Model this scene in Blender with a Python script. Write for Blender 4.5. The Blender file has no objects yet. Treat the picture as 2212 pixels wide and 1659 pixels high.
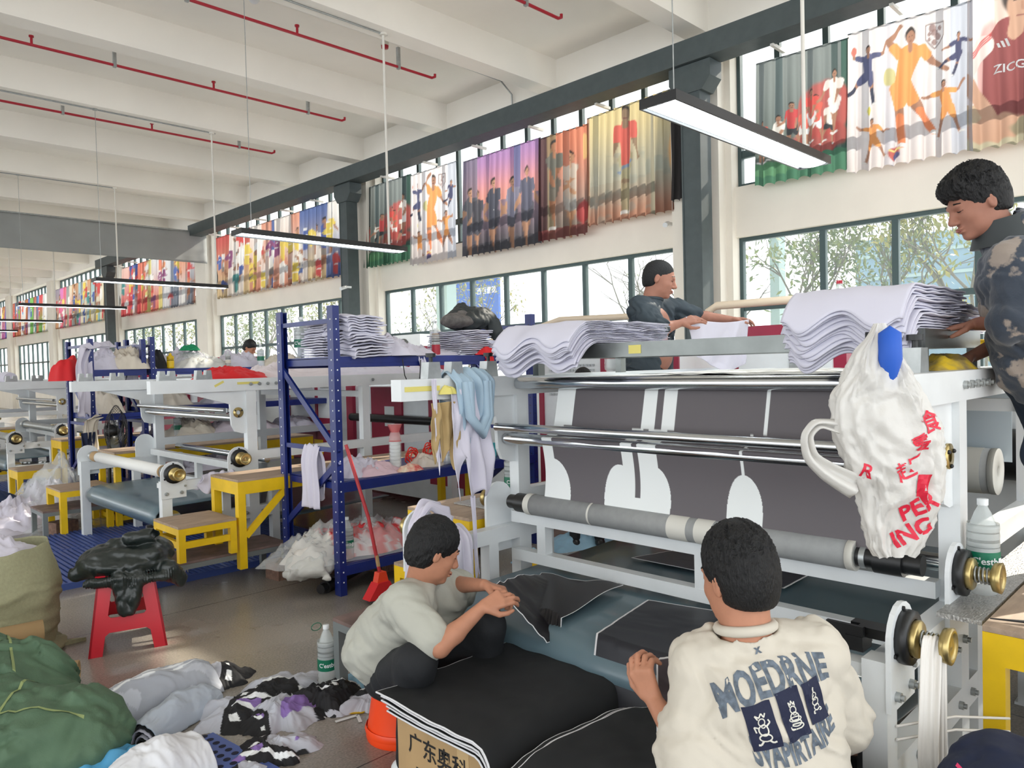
import bpy, bmesh, math, random
import numpy as np
from mathutils import Vector, Matrix
from mathutils.bvhtree import BVHTree
PI = math.pi
SC = bpy.context.scene
COL = SC.collection
# ------------------------------------------------------------------ camera
FPX, CX, CY, CAMZ = 1620.0, 1106.0, 829.5, 1.68
_az, _p, _r = math.radians(45.2), math.radians(1.45), math.radians(1.41)
cF = Vector((math.cos(_az)*math.cos(_p), math.sin(_az)*math.cos(_p), -math.sin(_p)))
_R0 = Vector((math.sin(_az), -math.cos(_az), 0)); _U0 = _R0.cross(cF)
cR = _R0*math.cos(_r)-_U0*math.sin(_r); cU = _U0*math.cos(_r)+_R0*math.sin(_r)
cam = bpy.data.cameras.new('camera'); cam.sensor_width = 36; cam.lens = FPX/2212*36
cam.clip_start = .05; cam.clip_end = 300
camo = bpy.data.objects.new('camera', cam); COL.objects.link(camo)
camo.matrix_world = Matrix(((cR.x, cU.x, -cF.x, 0), (cR.y, cU.y, -cF.y, 0), (cR.z, cU.z, -cF.z, CAMZ), (0, 0, 0, 1)))
SC.camera = camo
SC.view_settings.view_transform = 'Standard'; SC.view_settings.look = 'None'
SC.view_settings.gamma = 1; SC.view_settings.use_curve_mapping = False
SC.view_settings.exposure = 1.52
SC.cycles.max_bounces = 7; SC.cycles.diffuse_bounces = 4; SC.cycles.glossy_bounces = 3
SC.cycles.transmission_bounces = 5; SC.cycles.transparent_max_bounces = 12
SC.cycles.caustics_reflective = False; SC.cycles.caustics_refractive = False
SC.cycles.sample_clamp_indirect = 6
# ------------------------------------------------------------------ sky and sun
W = bpy.data.worlds.new('sky'); SC.world = W; W.use_nodes = True
_bg = W.node_tree.nodes['Background']; _bg.inputs[0].default_value = (.93, .97, 1, 1); _bg.inputs[1].default_value = 1.0
_sl = bpy.data.lights.new('sun', 'SUN'); _sl.energy = 3.0; _sl.angle = .012; _sl.color = (1, .93, .8)
_so = bpy.data.objects.new('sun', _sl); COL.objects.link(_so)
_so.rotation_euler = Vector((-.78, .16, -.58)).to_track_quat('-Z', 'Y').to_euler()
# ------------------------------------------------------------------ numeric noise
_rs = np.random.RandomState(7); _perm = np.tile(_rs.permutation(256), 3)
_gr = _rs.randn(256, 3); _gr /= np.linalg.norm(_gr, axis=1)[:, None]
def nz(x, y, z=0.0, s=0):
    x, y, z = np.broadcast_arrays(np.asarray(x, float)+s*17.31, np.asarray(y, float)+s*5.7, np.asarray(z, float))
    xi = np.floor(x).astype(int); yi = np.floor(y).astype(int); zi = np.floor(z).astype(int)
    xf, yf, zf = x-xi, y-yi, z-zi
    u, v, w = [t*t*t*(t*(t*6-15)+10) for t in (xf, yf, zf)]
    r = 0
    for a in (0, 1):
        for b in (0, 1):
            for c in (0, 1):
                h = _perm[_perm[_perm[(xi+a) & 255]+((yi+b) & 255)]+((zi+c) & 255)]
                g = _gr[h]; d = g[..., 0]*(xf-a)+g[..., 1]*(yf-b)+g[..., 2]*(zf-c)
                r = r+d*(u if a else 1-u)*(v if b else 1-v)*(w if c else 1-w)
    return r
def fbm(x, y, z=0.0, s=0, o=3):
    r = 0; a = 1; x = np.asarray(x, float); y = np.asarray(y, float); z = np.asarray(z, float)
    for k in range(o): r = r+a*nz(x*2**k, y*2**k, z*2**k, s+k); a *= .5
    return r
def ridge(x, y, z=0.0, s=0, o=2, w=.8):
    x = np.asarray(x, float); y = np.asarray(y, float)
    qx = x+w*nz(x*.7, y*.7, z, s+31); qy = y+w*nz(x*.7, y*.7, z, s+47)
    r = 0; a = 1; t = 0
    for k in range(o): r = r+a*(1-np.minimum(1, np.abs(nz(qx*1.9**k, qy*1.9**k, z, s+k))*2.6)); t += a; a *= .5
    return r/t
def sm(e0, e1, x):
    t = np.clip((np.asarray(x, float)-e0)/(e1-e0), 0, 1); return t*t*(3-2*t)
# ------------------------------------------------------------------ materials
def lin(c): return tuple((v/255/12.92 if v/255 <= .04045 else ((v/255+.055)/1.055)**2.4) for v in c[:3])
_M = {}
def mat(name, c, rough=.6, metal=0., noise=0., nscale=8., bump=0., bscale=40., spec=.5, trans=0., alpha=1., emit=None, es=1., coat=0., c2=None, stretch=(1, 1, 1), sheen=0., attr=None, sub=0.):
    if name in _M: return _M[name]
    m = bpy.data.materials.new(name); m.use_nodes = True; _M[name] = m
    nt = m.node_tree; N = nt.nodes; L = nt.links; b = N['Principled BSDF']; out = N['Material Output']
    b.inputs['Base Color'].default_value = (*lin(c), 1); b.inputs['Roughness'].default_value = rough
    b.inputs['Metallic'].default_value = metal; b.inputs['Specular IOR Level'].default_value = spec
    b.inputs['Coat Weight'].default_value = coat; b.inputs['Sheen Weight'].default_value = sheen
    if sub: b.inputs['Subsurface Weight'].default_value = sub; b.inputs['Subsurface Radius'].default_value = (.01, .004, .002)
    tc = N.new('ShaderNodeTexCoord'); mp = N.new('ShaderNodeMapping'); mp.inputs['Scale'].default_value = stretch
    L.new(tc.outputs['Object'], mp.inputs[0])
    src = None
    if attr:
        at_ = N.new('ShaderNodeAttribute'); at_.attribute_name = attr; src = at_.outputs['Color']; L.new(src, b.inputs['Base Color'])
    if noise or c2:
        n = N.new('ShaderNodeTexNoise'); n.inputs['Scale'].default_value = nscale; n.inputs['Detail'].default_value = 5
        L.new(mp.outputs[0], n.inputs['Vector'])
        mx = N.new('ShaderNodeMix'); mx.data_type = 'RGBA'
        rp = N.new('ShaderNodeMapRange'); rp.inputs[1].default_value = .35; rp.inputs[2].default_value = .65
        L.new(n.outputs['Fac'], rp.inputs[0]); L.new(rp.outputs[0], mx.inputs[0])
        if c2: mx.inputs[6].default_value = (*lin(c), 1); mx.inputs[7].default_value = (*lin(c2), 1)
        else:
            l = lin(c); mx.inputs[6].default_value = tuple(v*(1-noise) for v in l)+(1,); mx.inputs[7].default_value = tuple(min(1, v*(1+noise)) for v in l)+(1,)
        L.new(mx.outputs[2], b.inputs['Base Color']); src = mx.outputs[2]
    if bump:
        n2 = N.new('ShaderNodeTexNoise'); n2.inputs['Scale'].default_value = bscale; n2.inputs['Detail'].default_value = 4
        L.new(mp.outputs[0], n2.inputs['Vector'])
        bp = N.new('ShaderNodeBump'); bp.inputs['Strength'].default_value = bump; bp.inputs['Distance'].default_value = .01
        L.new(n2.outputs['Fac'], bp.inputs['Height']); L.new(bp.outputs[0], b.inputs['Normal'])
    if emit: b.inputs['Emission Color'].default_value = (*lin(emit), 1); b.inputs['Emission Strength'].default_value = es
    sh = b.outputs[0]
    if trans:
        t = N.new('ShaderNodeBsdfTranslucent'); t.inputs[0].default_value = (*lin(c), 1)
        if src: L.new(src, t.inputs[0])
        ms = N.new('ShaderNodeMixShader'); ms.inputs[0].default_value = trans
        L.new(sh, ms.inputs[1]); L.new(t.outputs[0], ms.inputs[2]); sh = ms.outputs[0]
    if alpha < 1:
        t = N.new('ShaderNodeBsdfTransparent'); ms = N.new('ShaderNodeMixShader'); ms.inputs[0].default_value = alpha
        L.new(t.outputs[0], ms.inputs[1]); L.new(sh, ms.inputs[2]); sh = ms.outputs[0]
    L.new(sh, out.inputs[0])
    return m
# ------------------------------------------------------------------ mesh building
class MB:
    def __init__(s): s.v = []; s.f = []; s.m = []; s.sm = []; s.mi = 0
    def add(s, vs, fs, smooth=False):
        o = len(s.v); s.v += [tuple(v) for v in vs]
        for f in fs: s.f.append(tuple(i+o for i in f)); s.m.append(s.mi); s.sm.append(smooth)
        return s
    def mat(s, i): s.mi = i; return s
    def box(s, x0, y0, z0, x1, y1, z1):
        e = (len(s.v)//8 % 9)*.00013; x0 -= e; y0 -= e; z0 -= e; x1 += e; y1 += e; z1 += e
        v = [(x, y, z) for x in (x0, x1) for y in (y0, y1) for z in (z0, z1)]
        return s.add(v, [(0, 1, 3, 2), (4, 6, 7, 5), (0, 4, 5, 1), (2, 3, 7, 6), (0, 2, 6, 4), (1, 5, 7, 3)])
    def bar(s, p, q, w, h, up=(0, 0, 1)):
        p = Vector(p); q = Vector(q); d = (q-p).normalized(); u = Vector(up)
        if abs(d.dot(u)) > .99: u = Vector((1, 0, 0))
        a = d.cross(u).normalized()*w/2; b = a.cross(d).normalized()*h/2
        v = [e+sa*a+sb*b for e in (p, q) for sa in (-1, 1) for sb in (-1, 1)]
        return s.add(v, [(0, 1, 3, 2), (4, 6, 7, 5), (0, 4, 5, 1), (2, 3, 7, 6), (0, 2, 6, 4), (1, 5, 7, 3)])
    def tube(s, pts, r, n=8, cap=True, closed=False):
        pts = [Vector(p) for p in pts]; k = len(pts); rr = r if hasattr(r, '__len__') else [r]*k
        v = []; f = []; pa = None
        for i, p in enumerate(pts):
            t = (pts[(i+1) % k]-pts[i-1]) if closed else (pts[min(i+1, k-1)]-pts[max(i-1, 0)])
            t = t.normalized() if t.length else Vector((0, 0, 1))
            if pa is None:
                u = Vector((0, 0, 1)) if abs(t.z) < .9 else Vector((1, 0, 0)); pa = t.cross(u).normalized()
            else:
                pa = (pa-t*pa.dot(t)); pa = pa.normalized() if pa.length > 1e-6 else t.orthogonal().normalized()
            b = t.cross(pa)
            for j in range(n):
                a = 2*PI*j/n; v.append(p+(pa*math.cos(a)+b*math.sin(a))*rr[i])
        for i in range(k if closed else k-1):
            for j in range(n):
                a = i*n+j; b_ = i*n+(j+1) % n; i2 = (i+1) % k; f.append((a, b_, i2*n+(j+1) % n, i2*n+j))
        s.add(v, f, True)
        if cap and not closed:
            s.add(v[:n], [tuple(range(n))[::-1]]); s.add(v[-n:], [tuple(range(n))])
        return s
    def cyl(s, p, q, r, r2=None, n=16): return s.tube([p, q], [r, r if r2 is None else r2], n)
    def lathe(s, prof, o=(0, 0, 0), ax=(0, 0, 1), n=20):
        ax = Vector(ax).normalized(); a = ax.orthogonal().normalized(); b = ax.cross(a); o = Vector(o)
        v = []; f = []
        for r, h in prof:
            for j in range(n):
                t = 2*PI*j/n; v.append(o+ax*h+(a*math.cos(t)+b*math.sin(t))*max(r, 1e-5))
        for i in range(len(prof)-1):
            for j in range(n): f.append((i*n+j, i*n+(j+1) % n, (i+1)*n+(j+1) % n, (i+1)*n+j))
        return s.add(v, f, True)
    def prism(s, poly, ax, t0, t1):
        # poly in the two other axes; ax 0,1,2 ; extruded t0..t1
        o = [i for i in range(3) if i != ax]; v = []
        for t in (t0, t1):
            for a, b in poly:
                p = [0, 0, 0]; p[ax] = t; p[o[0]] = a; p[o[1]] = b; v.append(p)
        n = len(poly); f = [tuple(range(n))[::-1], tuple(range(n, 2*n))]+[(i, (i+1) % n, n+(i+1) % n, n+i) for i in range(n)]
        return s.add(v, f)
    def ball(s, c, rx, ry=None, rz=None, n=12):
        ry = ry or rx; rz = rz or rx; v = []; f = []; m = n//2+1
        for i in range(m+1):
            th = PI*i/m
            for j in range(n):
                ph = 2*PI*j/n; v.append((c[0]+rx*math.sin(th)*math.cos(ph), c[1]+ry*math.sin(th)*math.sin(ph), c[2]+rz*math.cos(th)))
        for i in range(m):
            for j in range(n): f.append((i*n+j, (i+1)*n+j, (i+1)*n+(j+1) % n, i*n+(j+1) % n))
        return s.add(v, f, True)
    def build(s, name, mats, parent=None, **tg):
        me = bpy.data.meshes.new(name); me.from_pydata([tuple(v) for v in s.v], [], s.f)
        mats = mats if isinstance(mats, (list, tuple)) else [mats]
        for m in mats: me.materials.append(m)
        me.polygons.foreach_set('material_index', s.m); me.polygons.foreach_set('use_smooth', s.sm); me.update()
        return link(name, me, parent, **tg)
def link(name, me, parent=None, **tg):
    o = bpy.data.objects.new(name, me); COL.objects.link(o)
    if parent is not None: o.parent = parent
    return tag(o, **tg)
def tag(o, label=None, cat=None, group=None, kind=None, loc=None, rz=None):
    if label: o['label'] = label
    if cat: o['category'] = cat
    if group: o['group'] = group
    if kind: o['kind'] = kind
    if loc is not None: o.location = loc
    if rz is not None: o.rotation_euler = (0, 0, rz)
    return o
def thing(name, label, cat, loc=(0, 0, 0), rz=0, group=None):
    o = bpy.data.objects.new(name, None); COL.objects.link(o); o.empty_display_size = .1
    return tag(o, label, cat, group, None, loc, rz)
def dup(root, loc, rz=None, label=None, group=None, scale=None):
    def cp(o, par):
        c = o.copy(); COL.objects.link(c); c.parent = par
        for ch in kids.get(o.name, []): cp(ch, c)
        return c
    kids = {}
    st = [root]
    while st:
        o = st.pop(); kids[o.name] = list(o.children); st += kids[o.name]
    c = cp(root, None); c.location = loc
    if rz is not None: c.rotation_euler = (0, 0, rz)
    if scale: c.scale = scale if hasattr(scale, '__len__') else (scale,)*3
    if label: c['label'] = label
    if group: c['group'] = group
    return c
def grid(name, P, mats, parent=None, thick=0., col=None, smooth=True, mi=None, sol_off=0, **tg):
    """P: array (nu,nv,3) -> sheet mesh; col: (nu,nv,3) linear colours"""
    P = np.asarray(P, float); nu, nv = P.shape[:2]
    idx = np.arange(nu*nv).reshape(nu, nv)
    f = np.stack([idx[:-1, :-1], idx[1:, :-1], idx[1:, 1:], idx[:-1, 1:]], -1).reshape(-1, 4)
    me = bpy.data.meshes.new(name); me.from_pydata(P.reshape(-1, 3).tolist(), [], f.tolist())
    for m in (mats if isinstance(mats, (list, tuple)) else [mats]): me.materials.append(m)
    me.polygons.foreach_set('use_smooth', [smooth]*len(f))
    if mi is not None: me.polygons.foreach_set('material_index', np.asarray(mi)[:-1, :-1].reshape(-1).astype(int).tolist())
    if col is not None:
        ca = me.color_attributes.new('paint', 'FLOAT_COLOR', 'POINT')
        c4 = np.ones((nu*nv, 4), np.float32); c4[:, :3] = np.asarray(col).reshape(-1, 3); ca.data.foreach_set('color', c4.reshape(-1))
    me.update(); o = link(name, me, parent, **tg)
    if thick:
        s = o.modifiers.new('s', 'SOLIDIFY'); s.thickness = thick; s.offset = sol_off
    return o
# ------------------------------------------------------------------ implicit surfaces
class SDF:
    def __init__(s, lo, hi, h):
        s.lo = np.array(lo, float); s.h = h; s.n = np.ceil((np.array(hi)-s.lo)/h).astype(int)+1
        s.d = np.full(s.n, .06, np.float32)
    def _sub(s, lo, hi, pad):
        a = np.clip(np.floor((np.array(lo)-pad-s.lo)/s.h).astype(int), 0, s.n); b = np.clip(np.ceil((np.array(hi)+pad-s.lo)/s.h).astype(int)+1, 0, s.n)
        if (b <= a).any(): return None
        g = [(s.lo[i]+s.h*np.arange(a[i], b[i])).astype(np.float32) for i in range(3)]
        return tuple(slice(a[i], b[i]) for i in range(3)), g[0][:, None, None], g[1][None, :, None], g[2][None, None, :]
    def _put(s, sl, d, k, sub):
        e = s.d[sl]
        if sub:
            d = -d; h = np.clip(.5-.5*(e-d)/k, 0, 1) if k else (d > e)*1.
            s.d[sl] = e*(1-h)+d*h+(k*h*(1-h) if k else 0)
        elif k:
            h = np.clip(.5+.5*(e-d)/k, 0, 1); s.d[sl] = e*(1-h)+d*h-k*h*(1-h)
        else: s.d[sl] = np.minimum(e, d)
    def cone(s, a, b, ra, rb, k=.02, sub=False, pad=.07):
        a = np.array(a, float); b = np.array(b, float); R = max(ra, rb)
        q = s._sub(np.minimum(a, b)-R, np.maximum(a, b)+R, pad)
        if q is None: return s
        sl, x, y, z = q; ab = b-a; L2 = max(ab@ab, 1e-9)
        t = np.clip(((x-a[0])*ab[0]+(y-a[1])*ab[1]+(z-a[2])*ab[2])/L2, 0, 1)
        d = np.sqrt((x-a[0]-ab[0]*t)**2+(y-a[1]-ab[1]*t)**2+(z-a[2]-ab[2]*t)**2)-(ra+(rb-ra)*t)
        s._put(sl, d, k, sub); return s
    def ell(s, c, r, M=None, k=.02, sub=False, pad=.05):
        c = np.array(c, float); r = np.array(r, float); R = r.max()
        q = s._sub(c-R, c+R, pad)
        if q is None: return s
        sl, x, y, z = q; x = x-c[0]; y = y-c[1]; z = z-c[2]
        if M is not None: x, y, z = [M[i][0]*x+M[i][1]*y+M[i][2]*z for i in range(3)]
        k0 = np.sqrt((x/r[0])**2+(y/r[1])**2+(z/r[2])**2); k1 = np.sqrt((x/r[0]**2)**2+(y/r[1]**2)**2+(z/r[2]**2)**2)
        d = np.where(k1 > 1e-9, k0*(k0-1)/np.maximum(k1, 1e-9), -r.min())
        s._put(sl, d, k, sub); return s
    def plane(s, p, n, k=0.):   # cut away the side n points to
        n = np.array(n, float); n /= np.linalg.norm(n)
        sl, x, y, z = s._sub(s.lo, s.lo+s.h*s.n, 0)
        d = (x-p[0])*n[0]+(y-p[1])*n[1]+(z-p[2])*n[2]
        s.d = np.maximum(s.d, d.astype(np.float32)); return s
    def wrinkle(s, fn):
        m = np.abs(s.d) < .045; i = np.argwhere(m); p = s.lo+i*s.h
        s.d[m] += fn(p[:, 0], p[:, 1], p[:, 2]).astype(np.float32); return s
    def mesh(s, name, mats, parent=None, **tg):
        d = np.pad(s.d, 1, constant_values=.06); lo = s.lo-s.h
        neg = d < 0; c = neg[:-1, :-1, :-1].astype(np.int8)
        n = c.astype(int)*0
        cs = [(a, b, e) for a in (0, 1) for b in (0, 1) for e in (0, 1)]
        sh = [x-1 for x in d.shape]
        V = lambda arr, o: arr[o[0]:o[0]+sh[0], o[1]:o[1]+sh[1], o[2]:o[2]+sh[2]]
        for o in cs: n += V(neg, o)
        act = np.argwhere((n > 0) & (n < 8)); ids = np.full(sh, -1, int); ids[tuple(act.T)] = np.arange(len(act))
        val = np.stack([d[act[:, 0]+o[0], act[:, 1]+o[1], act[:, 2]+o[2]] for o in cs], 1)
        sp = np.zeros((len(act), 3)); ct = np.zeros(len(act))
        for i in range(8):
            for j in range(i+1, 8):
                df = [cs[j][t]-cs[i][t] for t in range(3)]
                if sum(abs(x) for x in df) != 1: continue
                a, b = val[:, i], val[:, j]; m = (a < 0) != (b < 0); t = np.where(m, a/np.where(m, a-b, 1), 0)
                sp += np.where(m[:, None], np.array(cs[i])+t[:, None]*np.array(df), 0); ct += m
        P = lo+(act+sp/np.maximum(ct, 1)[:, None])*s.h
        F = []
        for ax in range(3):
            o = [0, 0, 0]; o[ax] = 1; a1, a2 = [(1, 2), (2, 0), (0, 1)][ax]
            A = neg[:d.shape[0]-o[0], :d.shape[1]-o[1], :d.shape[2]-o[2]]; B = neg[o[0]:, o[1]:, o[2]:]
            e = np.argwhere(A != B); e = e[(e[:, a1] > 0) & (e[:, a2] > 0) & (e[:, a1] < sh[a1]) & (e[:, a2] < sh[a2])]
            e1 = e.copy(); e1[:, a1] -= 1; e2 = e.copy(); e2[:, a2] -= 1; e3 = e1.copy(); e3[:, a2] -= 1
            q = np.stack([ids[tuple(t.T)] for t in (e, e1, e3, e2)], 1); fl = A[tuple(e.T)]
            q[~fl] = q[~fl][:, ::-1]; F.append(q)
        F = np.concatenate(F); F = F[(F >= 0).all(1)]
        me = bpy.data.meshes.new(name); me.from_pydata(P.tolist(), [], F.tolist())
        for m in (mats if isinstance(mats, (list, tuple)) else [mats]): me.materials.append(m)
        me.polygons.foreach_set('use_smooth', [True]*len(F)); me.update()
        return link(name, me, parent, **tg)
# ================================================================== materials
m_wall = mat('plaster', (236, 230, 219), .85, noise=.03, nscale=1.5, bump=.05, bscale=12)
m_ceil = mat('ceiling paint', (247, 243, 235), .9, noise=.03, nscale=.8)
m_frame = mat('window frame', (62, 82, 84), .5)
m_steel = mat('dark steel', (70, 80, 82), .55, noise=.08)
m_glass = mat('window glass', (225, 240, 240), .05, alpha=.10)
m_red = mat('red pipe', (168, 22, 44), .4)
m_galv = mat('galvanised', (168, 172, 172), .35, metal=.6, noise=.1, nscale=20)
m_pvc = mat('white conduit', (225, 222, 214), .5)
m_blk = mat('black plastic', (22, 23, 25), .4)
m_white = mat('white paint metal', (228, 232, 234), .32, noise=.03, nscale=6, bump=.03, bscale=60)
m_bluem = mat('blue rack paint', (20, 38, 110), .35, noise=.12, nscale=5)
m_yel = mat('yellow paint', (238, 196, 22), .4, noise=.06, nscale=8)
m_ply = mat('worn plywood', (172, 150, 130), .65, noise=.14, nscale=3, stretch=(2, 12, 12))
m_plyd = mat('dark worn board', (118, 98, 92), .6, noise=.25, nscale=10)
m_chrome = mat('chrome roller', (200, 204, 208), .16, metal=1.)
m_brass = mat('brass', (186, 166, 112), .3, metal=.85)
m_belt = mat('felt blanket', (92, 114, 124), .38, noise=.12, nscale=2, spec=.6, coat=.25)
m_paper = mat('transfer paper', (226, 229, 228), .7)
m_gpap = mat('grey printed paper', (106, 101, 103), .55, noise=.04, nscale=6)
m_grol = mat('grey roll paper', (150, 152, 152), .6, noise=.05, nscale=30)
m_cloth = mat('white cloth', (226, 222, 236), .85, bump=.12, bscale=18, trans=.15, sheen=.2)
m_cream = mat('cream cloth', (232, 222, 206), .85, bump=.15, bscale=18, trans=.15)
m_pink = mat('pink cloth', (236, 205, 214), .85, bump=.12, bscale=18, trans=.15)
m_redc = mat('red cloth', (214, 34, 40), .75, bump=.12, bscale=18)
m_ltblue = mat('pale blue cloth', (176, 200, 218), .8, bump=.12, bscale=18, trans=.1)
m_navy = mat('navy cloth', (24, 34, 62), .85, bump=.15, bscale=20)
m_black = mat('black cloth', (20, 22, 25), .8, bump=.1, bscale=200, sheen=.15)
m_brick = mat('brick', (128, 100, 86), .9, noise=.2, nscale=30, bump=.3)
m_card = mat('cardboard', (176, 146, 104), .75, noise=.08, nscale=4)
m_plas = mat('clear plastic film', (236, 240, 240), .15, alpha=.30, bump=.5, bscale=22, spec=.9)
m_pet = mat('bottle plastic', (232, 240, 240), .1, alpha=.38, spec=1.)
m_green = mat('green label', (14, 110, 82), .4)
m_magenta = mat('crimson machine paint', (150, 24, 58), .4, noise=.05)
m_yellow_tape = mat('yellow tape', (226, 214, 120), .6)
m_skin = mat('skin', (184, 130, 104), .55, noise=.05, nscale=25, sub=.06, spec=.3)
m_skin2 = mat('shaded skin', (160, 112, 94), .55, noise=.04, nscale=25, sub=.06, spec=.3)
m_hair = mat('black hair', (13, 13, 15), .55, bump=.7, bscale=260, stretch=(1, 1, .25), spec=.4)
m_lip = mat('lips', (160, 92, 88), .5)

# ================================================================== floor
def floor_mat():
    m = mat('polished floor', (120, 115, 108), .2, spec=.6)
    N = m.node_tree.nodes; L = m.node_tree.links; b = N['Principled BSDF']
    tc = N.new('ShaderNodeTexCoord'); n = N.new('ShaderNodeTexNoise'); n.inputs['Scale'].default_value = .7; n.inputs['Detail'].default_value = 7
    n2 = N.new('ShaderNodeTexNoise'); n2.inputs['Scale'].default_value = 90; n2.inputs['Detail'].default_value = 2
    L.new(tc.outputs['Object'], n.inputs[0]); L.new(tc.outputs['Object'], n2.inputs[0])
    r = N.new('ShaderNodeValToRGB'); r.color_ramp.elements[0].position = .32; r.color_ramp.elements[0].color = (*lin((122, 117, 110)), 1)
    r.color_ramp.elements[1].position = .68; r.color_ramp.elements[1].color = (*lin((160, 152, 142)), 1)
    L.new(n.outputs['Fac'], r.inputs[0])
    mx = N.new('ShaderNodeMix'); mx.data_type = 'RGBA'; mx.blend_type = 'OVERLAY'; mx.inputs[0].default_value = .5
    L.new(r.outputs[0], mx.inputs[6]); L.new(n2.outputs['Fac'], mx.inputs[7])
    br = N.new('ShaderNodeTexBrick'); br.offset = 0; br.inputs['Scale'].default_value = 1; br.inputs['Mortar Size'].default_value = .004
    br.inputs['Brick Width'].default_value = 4.05; br.inputs['Row Height'].default_value = 2.7
    L.new(tc.outputs['Object'], br.inputs[0])
    m2 = N.new('ShaderNodeMix'); m2.data_type = 'RGBA'; L.new(br.outputs['Fac'], m2.inputs[0]); L.new(mx.outputs[2], m2.inputs[6]); m2.inputs[7].default_value = (.05, .048, .045, 1)
    L.new(m2.outputs[2], b.inputs['Base Color'])
    mr = N.new('ShaderNodeMapRange'); mr.inputs[3].default_value = .14; mr.inputs[4].default_value = .36; L.new(n.outputs['Fac'], mr.inputs[0]); L.new(mr.outputs[0], b.inputs['Roughness'])
    return m
MB().box(-12, -7, -.2, 9.2, 56, 0).build('floor', floor_mat(), kind='structure')
# ================================================================== ceiling and beams
MB().box(-12, -7, 6.5, 9.5, 56, 6.7).build('ceiling', m_ceil, kind='structure')
for k in range(-1, 21):
    y = 2.7*k
    if y < -6: continue
    MB().box(-12, y-.16, 6.03, 9.05, y+.16, 6.5).build('trim_%d' % (k+2), m_ceil, kind='structure')
MB().box(9.05, -7, 5.87, 9.45, 56, 6.5).build('trim_30', m_ceil, kind='structure')
# ================================================================== window wall
colY = [5.43+8.1*k for k in range(-2, 7)]
wl = MB()
for y in colY:
    wl.box(8.95, y-.36, 0, 9.45, y+.36, 5.87)
    wl.box(9.12, y-.45, 0, 9.45, y-.36, 5.87); wl.box(9.12, y+.36, 0, 9.45, y+.45, 5.87)
for a, b in zip(colY[:-1], colY[1:]):
    a += .45; b -= .45
    wl.box(9.2, a, 0, 9.45, b, 1.02); wl.box(9.2, a, 3.30, 9.45, b, 3.96)
wl.build('wall_right', m_wall, kind='structure')
MB().box(-12, 56, 0, 9.5, 56.2, 6.5).build('wall_far', m_wall, kind='structure')
wn = 0
def window(y0, y1, z0, z1, mull, trans_):
    global wn
    wn += 1
    X = 9.34; t = .05
    fr = MB()
    fr.box(X-.04, y0, z0, X+.04, y1, z0+t); fr.box(X-.04, y0, z1-t, X+.04, y1, z1)
    for y in (y0, y1-t): fr.box(X-.04, y, z0, X+.04, y+t, z1)
    for y in mull: fr.box(X-.035, y-.035, z0, X+.035, y+.035, z1)
    for z in trans_: fr.box(X-.03, y0, z-(.05 if z > 4 else .035), X+.03, y1, z+(.05 if z > 4 else .035))
    f = fr.build('window_%d' % wn, m_frame, kind='structure')
    MB().box(X-.004, y0+.02, z0+.02, X+.004, y1-.02, z1-.02).build('pane', m_glass, f)
for i, (a, b) in enumerate(zip(colY[:-1], colY[1:])):
    a += .45; b -= .45
    if i == 1: lo = [3.87, 3.03, 2.19, 1.3, .5, -.4, -1.3]; up = [4.42, 3.80, 3.16, 2.4, 1.6, .8, 0, -.9]
    else: lo = [a+(b-a)*k/8 for k in range(1, 8)]; up = [a+(b-a)*k/12 for k in range(1, 12)]
    window(a, b, 1.02, 3.30, lo, [2.36]); window(a, b, 3.96, 5.87, up, [4.40])
# ================================================================== crane runway and steel posts
def runway(y0, y1, label):
    t = thing('crane_runway_beam', label, 'beam', (8.6, y0, 5.47), 0, None)
    L = y1-y0
    MB().box(-.17, 0, 0, .17, L, .02).box(-.17, 0, .27, .17, L, .29).box(-.17, 0, .02, -.15, L, .27).build('girder', m_steel, t)
    y = .6
    while y < L:
        b = MB(); b.box(.14, y-.02, -.03, .44, y+.02, .01); b.box(.11, y-.02, -.03, .14, y+.02, .1); b.build('bracket', m_pvc, t)
        y += 1.35
    return t
runway(-4.5, 21.1, 'long dark steel crane beam running above the curtains of the near windows')
runway(22.3, 29.4, 'short dark steel crane beam beyond the grey fabric curtain')
for n, (y, l) in enumerate([(5.2, 'dark steel post between the near window and the long middle window'), (13.35, 'dark steel post between the orange player curtain and the jersey curtains'), (28.6, 'farthest dark steel post, under the end of the far crane beam'), (-2.7, 'dark steel post beyond the right edge')]):
    if n == 3: continue
    t = thing('steel_post', l, 'post', (8.62, y, 0), 0, 'steel posts carrying the crane beam')
    MB().box(-.13, -.14, 0, .13, -.12, 5.2).box(-.13, .12, 0, .13, .14, 5.2).box(-.12, -.12, 0, -.1, .12, 5.2).build('column', m_steel, t)
    MB().prism([(-.18, 5.1), (-.3, 5.25), (-.3, 5.46), (.3, 5.46), (.3, 5.25), (.18, 5.1)], 0, -.14, .14).build('bearing_head', m_steel, t)
# security camera on post
def seccam(x, y, z, l):
    t = thing('security_camera', l, 'camera', (x, y, z))
    MB().cyl((0, 0, 0), (-.16, -.06, -.05), .035).build('body', m_white, t); MB().box(.0, -.02, -.02, .12, .02, .02).build('mount', m_white, t)
seccam(8.42, 13.2, 3.35, 'white security camera on the dark post left of the middle window')
seccam(9.08, 5.95, 3.62, 'white security camera on the wall by the near dark post')
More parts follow.
